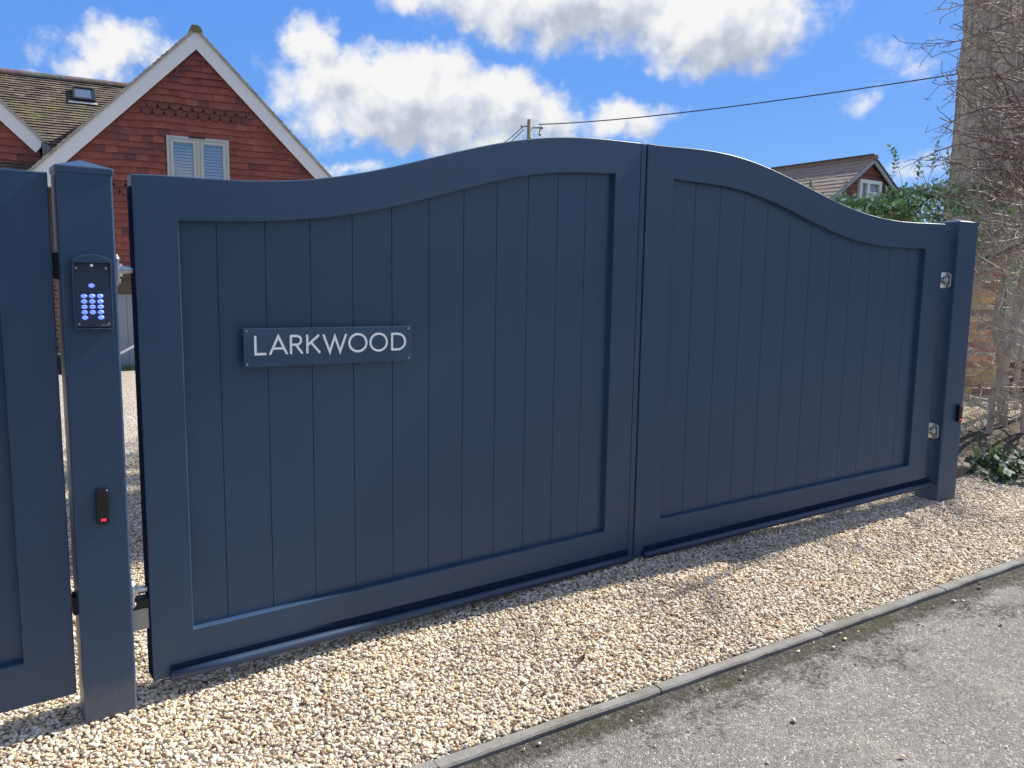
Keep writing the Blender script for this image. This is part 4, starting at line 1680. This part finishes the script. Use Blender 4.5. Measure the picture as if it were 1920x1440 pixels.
for (p0, p1) in (((fx0, fz0), (fx0 + .13, fz1)), ((fx1 - .13, fz0), (fx1, fz1)), ((fx0 + .13, fz1 - .13), (fx1 - .13, fz1)), ((fx0 + .13, fz0), (fx1 - .13, fz0 + .12)), ((-0.20, fz0 + .12), (-0.06, fz1 - .13)), ((-0.06, 4.88), (fx1 - .13, 5.0))):
    b.box((p0[0], -0.12, p0[1]), (p1[0], 0.02, p1[1]))
wfh = b.build("window", M_WHITE, FH)
b = MB()
b.box((fx0 + .1, -0.03, fz0 + .1), (fx1 - .1, 0.0, fz1 - .1))
b.build("pane", material("far_glass", (0.22, 0.25, 0.30), 0.08, spec=0.8), wfh)
for xx in (-0.52, 0.12):
    b = MB()
    b.box((xx, -0.036, fz0 + .12), (xx + 0.25, -0.031, 4.86))
    b.build("curtain", M_BLIND, wfh)

# ------------------------------------------------------------------ utility pole and overhead wires
P0 = Vector((24.77, 29.73, 0))
up = empty("utility_pole", (P0.x, P0.y, 0))
tag(up, "pale wooden utility pole rising behind the gate's arch", "utility pole")
b = MB()
b.tube([(0, 0, -0.3), (0, 0, 4.5), (0, 0, 9.5)], [0.15, 0.135, 0.12], 12)
b.build("pole", M_POLE, up, smooth=True)
b = MB()
b.tube([(0.10, -0.08, 9.10), (0.48, -0.36, 9.12)], 0.035, 8)
b.tube([(0.42, -0.31, 8.85), (0.42, -0.31, 9.12)], 0.03, 8)
b.tube([(-0.08, 0.06, 9.17), (-0.30, 0.22, 9.17)], 0.03, 8)
b.build("bracket", M_LEAD, up)
for dx_, dz_ in ((0.42, 8.80), (0.50, 9.12), (-0.30, 9.17)):
    b = MB()
    b.tube([(dx_, -dx_ * .74, dz_ - 0.08), (dx_, -dx_ * .74, dz_), (dx_, -dx_ * .74, dz_ + 0.08)], [0.05, 0.085, 0.04], 10)
    b.build("insulator", M_CERAMIC, up, smooth=True)


def wire(pa, pb, sag, rad, label, rad2=None):
    pa, pb = Vector(pa), Vector(pb)
    b_ = MB()
    pts_ = []
    rr_ = []
    for i in range(25):
        t = i / 24
        p_ = pa.lerp(pb, t)
        p_.z -= sag * 4 * t * (1 - t)
        pts_.append(p_)
        rr_.append(rad + ((rad2 or rad) - rad) * t)
    b_.tube(pts_, rr_, 6)
    tag(b_.build("overhead_wire", M_WIRE, smooth=True), label, "overhead wire", "overhead wires on the utility pole")


e1 = Vector((15.989, 5.484, 5.831))
a1 = Vector((25.13, 29.42, 9.27))
e1b = a1 + (e1 - a1) * 1.35
wire(a1, e1b, 0.30, 0.026, "long cable climbing from the pole to the right above the gate", 0.0085)
wire((24.54, 29.90, 9.20), (33.4, 48.2, 10.9), 0.5, 0.022, "upper of two wires dropping left from the pole")
wire((24.54, 29.90, 9.02), (33.4, 48.2, 10.45), 0.5, 0.022, "lower of two wires dropping left from the pole")


# ------------------------------------------------------------------ big tree at the right
TC = Vector((11.60, 1.95, 0))
TG = gz(11.66, 1.9)
tr = empty("tree", (TC.x, TC.y, TG))
tag(tr, "massive tree trunk with ridged grey bark behind the bare shrub", "tree")
b = MB()
na_, nz_ = 220, 260
HT = 13.0
vs, fs = [], []
for j in range(nz_ + 1):
    z = HT * j / nz_
    base_r = 0.80 + 0.16 * math.exp(-z / 0.9) + 0.05 * math.exp(-z / 3.0) 
    cxo, cyo = 0.05 * sin(z * 0.5), 0.04 * cos(z * 0.7)
    for i in range(na_):
        a = 2 * pi * i / na_
        d = Vector((cos(a), sin(a), 0))
        q = Vector((d.x * 6.0 + cxo, d.y * 6.0, z * 0.75))
        rid = abs(noise.noise(q + Vector((noise.noise(q * 0.9) * 0.9, 0, 0)))) + 0.5 * abs(noise.noise(q * 2.3))
        lump = noise.noise(Vector((d.x * 1.1, d.y * 1.1, z * 0.5)))
        butt = 0.07 * math.exp(-z / 0.6) * sin(5 * a)
        rr_ = base_r + 0.10 * (rid - 0.35) + 0.05 * lump + butt
        vs.append((cxo + d.x * rr_, cyo + d.y * rr_, z - 0.1))
for j in range(nz_):
    for i in range(na_):
        i2 = (i + 1) % na_
        fs.append((j * na_ + i, j * na_ + i2, (j + 1) * na_ + i2, (j + 1) * na_ + i))
b.add(vs, fs)
b.build("trunk", M_BARK, tr, smooth=True)


def rnd_unit(r):
    while True:
        v_ = Vector((r.uniform(-1, 1), r.uniform(-1, 1), r.uniform(-1, 1)))
        if 0.05 < v_.length < 1:
            return v_.normalized()


def limb(b_, p, d, ln, r0, lev, r, maxlev, seg=0.35, sides=6, up=0.12, col=(0.2, 0.17, 0.13)):
    n_ = max(3, int(ln / seg))
    pts_, rs_ = [p.copy()], [r0]
    kids = []
    q = p.copy()
    dd = d.copy()
    for i in range(n_):
        dd = (dd + rnd_unit(r) * 0.28 + Vector((0, 0, up * 0.5))).normalized()
        q = q + dd * (ln / n_)
        pts_.append(q.copy())
        rs_.append(r0 * (1 - 0.72 * (i + 1) / n_))
        if i > 0:
            kids.append((q.copy(), dd.copy(), rs_[-1]))
    b_.tube(pts_, rs_, sides if lev < 2 else 4, col=col, caps=False)
    if lev < maxlev:
        for (kp, kd_, kr) in kids:
            for _ in range(2 if lev else 1):
                nd = (kd_ * 0.6 + rnd_unit(r)).normalized()
                limb(b_, kp, nd, ln * r.uniform(0.4, 0.62), kr * 0.6, lev + 1, r, maxlev, seg * 0.75, sides, up, col)


r3 = random.Random(11)
b = MB()
for (zz, ang, ln, r0) in ((7.6, 0.6, 5.0, .22), (8.6, 2.6, 5.5, .24), (9.4, 4.4, 4.6, .2), (10.6, 1.6, 5.0, .2), (11.5, 3.5, 4.4, .18), (12.4, 5.4, 4.4, .18), (12.6, 0.2, 4.0, .17)):
    d = Vector((cos(ang), sin(ang), 0.9)).normalized()
    limb(b, Vector((d.x * 0.3, d.y * 0.3, zz)), d, ln, r0, 0, r3, 2, 0.5)
b.build("limbs", M_TWIG, tr)

# ------------------------------------------------------------------ distant bare tree
dt = empty("bare_tree", (61.4, 27.4, 0))
tag(dt, "faint distant bare tree between the hedge top and big trunk", "tree")
r4 = random.Random(5)
b = MB()
b.tube([(0, 0, 0), (0.1, 0, 3), (0.05, 0.1, 6)], [0.3, 0.22, 0.14], 8)
b.build("trunk", M_HAZE_TWIG, dt)
b = MB()
for i in range(9):
    a = i * 2.4
    d = Vector((cos(a), sin(a), 1.1)).normalized()
    limb(b, Vector((0.05, 0.05, 3.0 + i * 0.37)), d, 3.9 - i * 0.12, 0.07, 0, r4, 3, 0.7, 4, 0.2)
b.build("crown", M_HAZE_TWIG, dt)

# ------------------------------------------------------------------ bare thorn shrub in front of the trunk
SB = empty("bare_shrub", (7.0, -0.1, gz(7, -0.1)))
tag(SB, "tangled leafless thorn shrub filling the right edge beside the far post", "shrub")
r5 = random.Random(21)
twigs = MB()
budleaf = MB()


def tcol(r, lo=0.7, hi=1.3, z=0.0):
    c = r.choice([(0.43, 0.385, 0.31), (0.50, 0.455, 0.37), (0.34, 0.28, 0.225), (0.38, 0.31, 0.255)])
    if z > 1.5 + r.uniform(0, 1.0):         # darker reddish-brown towards the top
        c = r.choice([(0.22, 0.155, 0.13), (0.28, 0.21, 0.17), (0.17, 0.115, 0.10), (0.34, 0.275, 0.22)])
    k_ = r.uniform(lo, hi)
    return tuple(v * k_ for v in c)


def thorn(p, d, ln, r0, lev):
    seg = (0.085, 0.060, 0.035)[lev]
    n_ = max(2, int(ln / seg))
    pts_, rs_ = [p.copy()], [r0]
    q, dd = p.copy(), d.copy()
    zig = rnd_unit(r5)
    for i in range(n_):
        dd = (dd + zig * (0.22 if i % 2 else -0.22) + rnd_unit(r5) * 0.20 + Vector((0, 0, 0.02))).normalized()
        q = q + dd * (ln / n_)
        pts_.append(q.copy())
        rs_.append(max(0.0030, r0 * (1 - 0.62 * (i + 1) / n_)))
        if lev < 2:
            m_ = r5.random()
            if lev == 0 and m_ < 0.66:
                nd = (dd * 0.75 + rnd_unit(r5) * 0.8).normalized()
                thorn(q, nd, r5.uniform(0.12, 0.46) * (1.15 - 0.5 * i / n_), max(0.0040, rs_[-1] * 0.66), 1)
            elif lev == 1 and m_ < 0.50:
                nd = (dd * 0.35 + rnd_unit(r5)).normalized()
                thorn(q, nd, r5.uniform(0.03, 0.13), max(0.0032, rs_[-1] * 0.75), 2)
    twigs.tube(pts_, rs_, 5 if lev == 0 else 3, col=tcol(r5, z=p.z), caps=False)


stems = [((0.05, 0.25), 4.2, 0.036), ((0.45, 0.28), 4.4, 0.034), ((0.80, 0.42), 4.4, 0.036), ((1.20, 0.62), 4.5, 0.036), ((1.60, 0.62), 4.5, 0.036), ((0.62, 0.08), 4.3, 0.03), ((1.15, 0.30), 4.4, 0.034), ((0.28, 0.05), 2.3, 0.022)]
GS = MB()
for (sx_, sy_), hh, r0 in stems:
    pts_, rs_ = [], []
    q = Vector((sx_, sy_, -0.05))
    dd = Vector((r5.uniform(-.08, .05), r5.uniform(-.06, .06), 1)).normalized()
    st_ = 0.14
    n_ = int(hh / st_)
    for i in range(n_ + 1):
        pts_.append(q.copy())
        rs_.append(0.8 * r0 * (1 - 0.55 * i / n_))
        h = i * st_
        if h > 0.12:
            for _ in range((1 if h > 3.2 else 2) if h > 1.5 else 1):
                a = r5.uniform(0, 2 * pi)
                if r5.random() < (0.72 if h > 1.5 else 0.5):
                    a = r5.gauss(2.65 if h > 1.8 else pi + 0.25, 0.6)          # more growth towards the light over the drive
                elv = r5.uniform(-0.25, 0.45)
                d = Vector((cos(a) * cos(elv), sin(a) * cos(elv), sin(elv)))
                ln = r5.uniform(0.35, 1.0) * (1.0 if h > 1.6 else 0.8) * (0.55 if h < 0.4 else 1.0)
                lim = (q + d * ln)
                if lim.x + 7.0 < 6.15 and h < 2.0:
                    ln *= 0.5
                thorn(q, d, ln, r5.uniform(0.0075, 0.0125), 0)
        dd = (dd + Vector((r5.uniform(-.22, .18), r5.uniform(-.2, .2), 0.25))).normalized()
        q = q + dd * st_
    GS.tube(pts_, rs_, 9, col=(0.36, 0.32, 0.26))
GS.build("stems", M_TWIG, SB, smooth=True)
twigs.build("twigs", M_TWIG, SB)


# ------------------------------------------------------------------ leaves
def leaf(b_, p, d, nrm, ln, wd, col, fold=0.25, curl=0.15):
    d = d.normalized()
    s_ = d.cross(nrm)
    if s_.length < 1e-4:
        s_ = d.orthogonal()
    s_.normalize()
    n_ = s_.cross(d)
    prof = ((0.0, 0.05), (0.22, 0.72), (0.48, 1.0), (0.75, 0.68), (1.0, 0.04))
    vs_ = []
    for t, w_ in prof:
        c_ = p + d * ln * t - n_ * curl * ln * t * t
        h_ = w_ * wd / 2
        vs_ += [c_ + s_ * h_ + n_ * h_ * fold, c_, c_ - s_ * h_ + n_ * h_ * fold]
    fs_ = []
    for i in range(len(prof) - 1):
        o_ = 3 * i
        fs_ += [(o_, o_ + 3, o_ + 4, o_ + 1), (o_ + 1, o_ + 4, o_ + 5, o_ + 2)]
    b_.add(vs_, fs_, col)


HG = empty("evergreen_hedge", (9.0, 2.0, gz(9, 2)))
tag(HG, "leafy evergreen hedge showing over the gate's right shoulder", "hedge")
r6 = random.Random(9)
lv, stw = MB(), MB()


def hcol(r):
    c = r.choice([(0.085, 0.13, 0.065), (0.065, 0.105, 0.055), (0.115, 0.17, 0.075), (0.19, 0.235, 0.16), (0.14, 0.20, 0.055), (0.26, 0.30, 0.24)])
    k_ = r.uniform(1.7, 3.0)
    return tuple(v * k_ for v in c)


def spray(p, d, ln, leaves, size):
    pts_ = [p.copy()]
    q, dd = p.copy(), d.copy()
    n_ = max(3, int(ln / 0.045))
    for i in range(n_):
        dd = (dd + rnd_unit(r6) * 0.10 + Vector((0, 0, 0.03))).normalized()
        q = q + dd * ln / n_
        pts_.append(q.copy())
        if i >= n_ - leaves:
            for sg_ in (-1, 1):
                sd_ = dd.cross(Vector((0, 0, 1)) if abs(dd.z) < 0.9 else Vector((1, 0, 0)))
                sd_.normalize()
                sd_ = (Matrix.Rotation(i * 1.3, 3, dd) @ sd_) * sg_
                ld = (dd * 0.75 + sd_ * 0.85 + rnd_unit(r6) * 0.25).normalized()
                nn = (dd + rnd_unit(r6) * 0.5).normalized()
                leaf(lv, q, ld, nn, size * r6.uniform(.7, 1.15), size * 0.46 * r6.uniform(.8, 1.15), hcol(r6))
    stw.tube(pts_, [0.004] + [0.0025] * (len(pts_) - 1), 3, col=(0.12, 0.10, 0.06), caps=False)


def hedge_top(t):
    ks = ((0, 2.28), (0.30, 2.30), (0.36, 2.30), (0.42, 2.44), (0.55, 2.55), (0.70, 2.55), (0.85, 2.45), (1, 2.38))
    for (a_, za), (b_, zb2) in zip(ks, ks[1:]):
        if t <= b_:
            return za + 0.12 + (zb2 - za) * (t - a_) / (b_ - a_)
    return 2.50


# hedge runs along its own line, roughly square to the view from the drive
hl0, hl1 = Vector((-1.35, 1.15, 0)), Vector((1.25, -0.90, 0))
for i in range(1700):
    t = r6.random()
    c = hl0.lerp(hl1, t)
    hump = 0.18 * sin(t * 9.0) + 0.12 * sin(t * 23.0 + 1)
    topz = hedge_top(t) + hump * 0.35 - gz(9, 2)
    a = r6.uniform(0, 2 * pi)
    rad_ = 0.48 * r6.random() ** 0.45
    z = r6.uniform(1.15, topz) if r6.random() < 0.8 else topz - 0.05
    shoulder = 1.0 - 0.45 * sstep(z, topz - 0.35, topz)
    p = c + Vector((cos(a) * rad_ * shoulder, sin(a) * rad_ * shoulder, z - 0.10))
    d = Vector((cos(a) * 0.8, sin(a) * 0.8, r6.uniform(0.1, 0.9))).normalized()
    spray(p, d, r6.uniform(0.10, 0.22), 4, r6.uniform(0.062, 0.092))
for t, hgt in ((0.10, .22), (0.16, .30), (0.22, .20), (0.34, .26), (0.46, .42), (0.50, .50), (0.555, .46), (0.585, .34), (0.66, .40), (0.70, .28), (0.80, .22), (0.88, .2)):
    c = hl0.lerp(hl1, t)
    topz = hedge_top(t) - gz(9, 2)
    spray(c + Vector((r6.uniform(-.15, .15), r6.uniform(-.15, .15), topz - 0.12)), Vector((r6.uniform(-.2, .2), r6.uniform(-.2, .2), 1)).normalized(), hgt + 0.12, 7, 0.066)
hgo = lv.build("foliage", M_LEAF, HG)
for k_ in range(14):
    t = (k_ + .5) / 14
    c = hl0.lerp(hl1, t)
    stw.tube([(c.x, c.y, -0.05), (c.x + r6.uniform(-.05, .05), c.y + r6.uniform(-.05, .05), 1.1), (c.x + r6.uniform(-.1, .1), c.y + r6.uniform(-.1, .1), 2.1)], [0.022, 0.016, 0.006], 6, col=(0.13, 0.10, 0.07))
stw.build("stems", M_TWIG, HG)

# ------------------------------------------------------------------ unseen hedges added across the road to darken the gate's reflections
def reflection_hedge(x0, x1, y, hgt, label):
    r = empty("unseen_reflection_hedge", (x0, y, gz(x0, y)))
    tag(r, label, "hedge", None)
    b_ = MB()
    n_ = int((x1 - x0) * hgt * 26)
    for _ in range(n_):
        p = Vector((r8.uniform(0, x1 - x0), r8.gauss(0, 0.25), r8.uniform(0, hgt) * (1 + 0.12 * sin(_))))
        leaf(b_, p, rnd_unit(r8), Vector((0, 1, 0.4)) + rnd_unit(r8) * 0.6, r8.uniform(.28, .45), .26, tuple(v * r8.uniform(.6, 1.3) for v in (0.05, 0.075, 0.03)))
    b_.build("foliage", M_LEAF, r)
    k_ = MB()
    xx = 0.4
    while xx < x1 - x0:
        k_.tube([(xx, 0, -0.1), (xx + .05, 0, hgt * .5), (xx, .05, hgt * .85)], [0.06, 0.045, 0.02], 6, col=(0.12, 0.10, 0.07))
        xx += 1.1
    k_.build("stems", M_TWIG, r)


r8 = random.Random(14)
reflection_hedge(-9.0, 3.2, -7.9, 3.2, "dark clipped hedge across the road, behind the viewer's left")
reflection_hedge(11.0, 38.0, -9.8, 4.6, "tall dark hedge across the road, far along to the right")

# ------------------------------------------------------------------ brick boundary wall and pale fence behind the shrub
WD = Vector((-0.35, 0.937, 0)).normalized()
WN = Vector((-0.937, -0.35, 0)).normalized()
WP = Vector((9.275, 1.03, 0.16))
BW = empty("brick_wall", (WP.x, WP.y, WP.z))
tag(BW, "low yellow and red brick wall with a tile course, behind the far post", "wall")


def stock(r):
    c = r.choice([(0.60, 0.36, 0.18), (0.66, 0.44, 0.20), (0.54, 0.29, 0.17), (0.50, 0.22, 0.14), (0.38, 0.26, 0.19), (0.68, 0.47, 0.24)])
    return tuple(v * r.uniform(.85, 1.15) for v in c)


b = MB()
bricks(b, Vector((0, 0, -0.075)), WD, Z, WN, 3.4, 1.48, stock, rng, proud=0.005)
bricks(b, Vector((0, 0, -0.075)) - WN * 0.22 - WD * 0.0001, WN, Z, -WD, 0.215, 1.48, stock, rng, proud=0.005)
bricks(b, WN * 0.012 + Vector((0, 0, 1.475)), WD, Z, WN, 3.4, 0.14, lambda r: tuple(v * r.uniform(.8, 1.2) for v in (0.33, 0.27, 0.17)), rng, proud=0.005)
b.build("bricks", M_BRICK, BW)
b = MB()
Mw = Matrix((( WD.x, -WN.x, 0, 0), (WD.y, -WN.y, 0, 0), (0, 0, 1, 0), (0, 0, 0, 1)))
b.box((0.001, 0.0005, -0.20), (3.4, 0.219, 1.61), Mw)
b.build("mortar", M_MORTAR, BW)
b = MB()
x_ = -0.03
while x_ < 3.4:
    b.box((x_, -0.045, 1.425), (x_ + 0.20, 0.25, 1.455), Mw, col=tuple(v * rng.uniform(.8, 1.2) for v in (0.42, 0.15, 0.085)))
    x_ += 0.205
b.build("tile_course", M_BRICK, BW)

FP = empty("fence_panel", (9.72, 1.25, 0.15), radians(-37))
tag(FP, "pale grey boarded fence panel half hidden by the shrub at the right edge", "fence")
b = MB()
for i in range(7):
    b.box((0.06, 0.0, 0.45 + i * 0.155), (2.2, 0.02, 0.45 + i * 0.155 + 0.152))
b.build("boards", M_CONCRETE, FP)
b = MB()
b.box((-0.06, -0.05, -0.2), (0.055, 0.06, 1.65))
b.build("fence_post", M_WOOD, FP, bevel=0.006)
b = MB()
b.box((0.058, -0.004, -0.2), (2.2, 0.03, 0.445))
b.build("gravel_board", M_WOOD, FP)

# ------------------------------------------------------------------ small things at the right border
b = MB()
pts_, rs_ = [], []
for i in range(13):
    t = i / 12
    x, y = 5.62 + 0.95 * t, -0.185 + 0.03 * sin(t * 5)
    pts_.append((x, y, gz(x, y) + 0.028 + 0.012 * sin(t * 7)))
    rs_.append(0.050 + 0.009 * sin(t * 11) - 0.014 * t)
b.tube(pts_, rs_, 12)
tag(b.build("log", M_WOOD, smooth=True), "weathered brown log edging the border beside the far post", "log")

IV = empty("ivy", (6.1, -0.5, gz(6.1, -.5)))
tag(IV, "low clump of dark green ivy at the border's front corner", "ivy")
r7 = random.Random(4)
lv2, st2 = MB(), MB()


def ivy_leaf(b_, p, d, n, size, col):
    s_ = d.cross(n).normalized()
    out = [(0.0, 0.0), (0.30, 0.42), (0.10, 0.20 + 0.35), (0.42, 0.30), (0.72, 0.22), (1.0, 0.0)]
    pl = [(0, 0), (-0.08, 0.30), (0.18, 0.56), (0.40, 0.34), (0.62, 0.36), (1.0, 0.0), (0.62, -0.36), (0.40, -0.34), (0.18, -0.56), (-0.08, -0.30)]
    mid = p + d * size * 0.36
    vs_ = [mid] + [p + d * size * u + s_ * size * v + n * size * (0.10 * abs(v) - 0.16 * u * u) for u, v in pl]
    b_.add(vs_, [(0, 1 + i, 1 + (i + 1) % 10) for i in range(10)], col)


for i in range(300):
    a = r7.uniform(0, 2 * pi)
    rr_ = r7.random() ** 0.5
    x, y = 0.42 * rr_ * cos(a) + 0.05, 0.40 * rr_ * sin(a) + 0.05
    hgt = 0.20 * (1 - rr_ ** 2) * r7.uniform(0.3, 1.0) + 0.015
    p = Vector((x, y, gz(6.1 + x, -.5 + y) - gz(6.1, -.5) + hgt))
    d = Vector((r7.uniform(-1, .6), r7.uniform(-1, .4), r7.uniform(-.5, .2))).normalized()
    n = (Vector((-.4, -.6, 1)) + rnd_unit(r7) * 0.6).normalized()
    n = (n - d * n.dot(d)).normalized()
    c = r7.choice([(0.028, 0.055, 0.024), (0.04, 0.075, 0.03), (0.055, 0.09, 0.032), (0.075, 0.10, 0.05), (0.035, 0.06, 0.03)])
    ivy_leaf(lv2, p, d, n, r7.uniform(0.045, 0.085), tuple(v * r7.uniform(.8, 1.2) for v in c))
    st2.tube([p, p - Vector((d.x * .02, d.y * .02, hgt * 0.7 + 0.01))], 0.0013, 3, col=(0.10, 0.08, 0.05), caps=False)
lv2.build("leaves", M_IVY, IV)
tag(st2.build("stalks", M_TWIG, IV), kind='stuff')

DF = empty("green_shoots", (6.12, -0.20, gz(6.12, -.2)))
tag(DF, "upright pale green bulb shoots growing between log and ivy", "plant")
b = MB()
for i in range(13):
    a = i * 2.4
    p = Vector((0.03 * cos(a), 0.03 * sin(a), 0.02))
    d = Vector((0.35 * cos(a), 0.35 * sin(a), 1)).normalized()
    leaf(b, p, d, Vector((cos(a + 1.5), sin(a + 1.5), 0)), r7.uniform(0.18, 0.28), 0.016, (0.16 * r7.uniform(.8, 1.2), 0.23, 0.08), 0.1, 0.2)
b.build("blades", M_IVY, DF)

b = MB()
leaf(b, Vector((0, 0, 0)), Vector((1, 0.25, 0.15)), Vector((0, .3, 1)), 0.058, 0.036, (0.11, 0.065, 0.04), 0.5, -0.3)
dl = b.build("fallen_leaf", M_DEADLEAF)
dl.location = (1.375, -0.73, gz(1.4, -.73) + 0.024)
tag(dl, "curled dark brown dead leaf lying on the gravel before the gate", "leaf")
b = MB()
b.tube([(0, 0, 0), (0.03, 0.006, 0.004), (0.065, 0.002, 0.002), (0.095, 0.012, 0.006)], [0.0028, 0.0034, 0.0028, 0.0018], 6)
tw = b.build("twig", M_WOOD, smooth=True)
tw.location = (1.09, -0.80, gz(1.1, -.8) + 0.023)
tag(tw, "short grey twig lying on the gravel close to the kerb", "twig")

# plants far behind, seen through the gaps beside the near post
PP = empty("potted_plant", (1.42, 12.05, gz(1.42, 12.05)))
tag(PP, "leafy plant in a black pot against the house bricks", "plant")
b = MB()
b.tube([(0, 0, 0), (0, 0, 0.02), (0, 0, 0.26), (0, 0, 0.27)], [0.13, 0.14, 0.17, 0.15], 16)
b.build("pot", M_PLANTPOT, PP)
b = MB()
for i in range(90):
    d = (rnd_unit(r7) + Vector((0, 0, 0.9))).normalized()
    p = Vector((0, 0, 0.25)) + d * r7.uniform(0.05, 0.42)
    leaf(b, p, (d + rnd_unit(r7) * .6).normalized(), rnd_unit(r7), r7.uniform(.08, .15), .045, tuple(v * r7.uniform(.7, 1.3) for v in (0.09, 0.12, 0.06)))
b.build("foliage", M_LEAF, PP)
b = MB()
for i in range(420):
    x, y = r7.uniform(0, 1.6), r7.uniform(-0.12, 0.12)
    p = Vector((x, y, 0))
    leaf(b, p, Vector((r7.uniform(-.5, .5), r7.uniform(-.5, .5), 1)).normalized(), rnd_unit(r7), r7.uniform(.06, .15), .012, tuple(v * r7.uniform(.7, 1.3) for v in (0.10, 0.13, 0.05)))
gt = b.build("grass", M_IVY)
gt.location = (1.85, 12.02, gz(2.3, 12.0))
gt.rotation_euler = (0, 0, TH)
tag(gt, "strip of rough grass along the foot of the grey doors", "grass", kind='stuff')
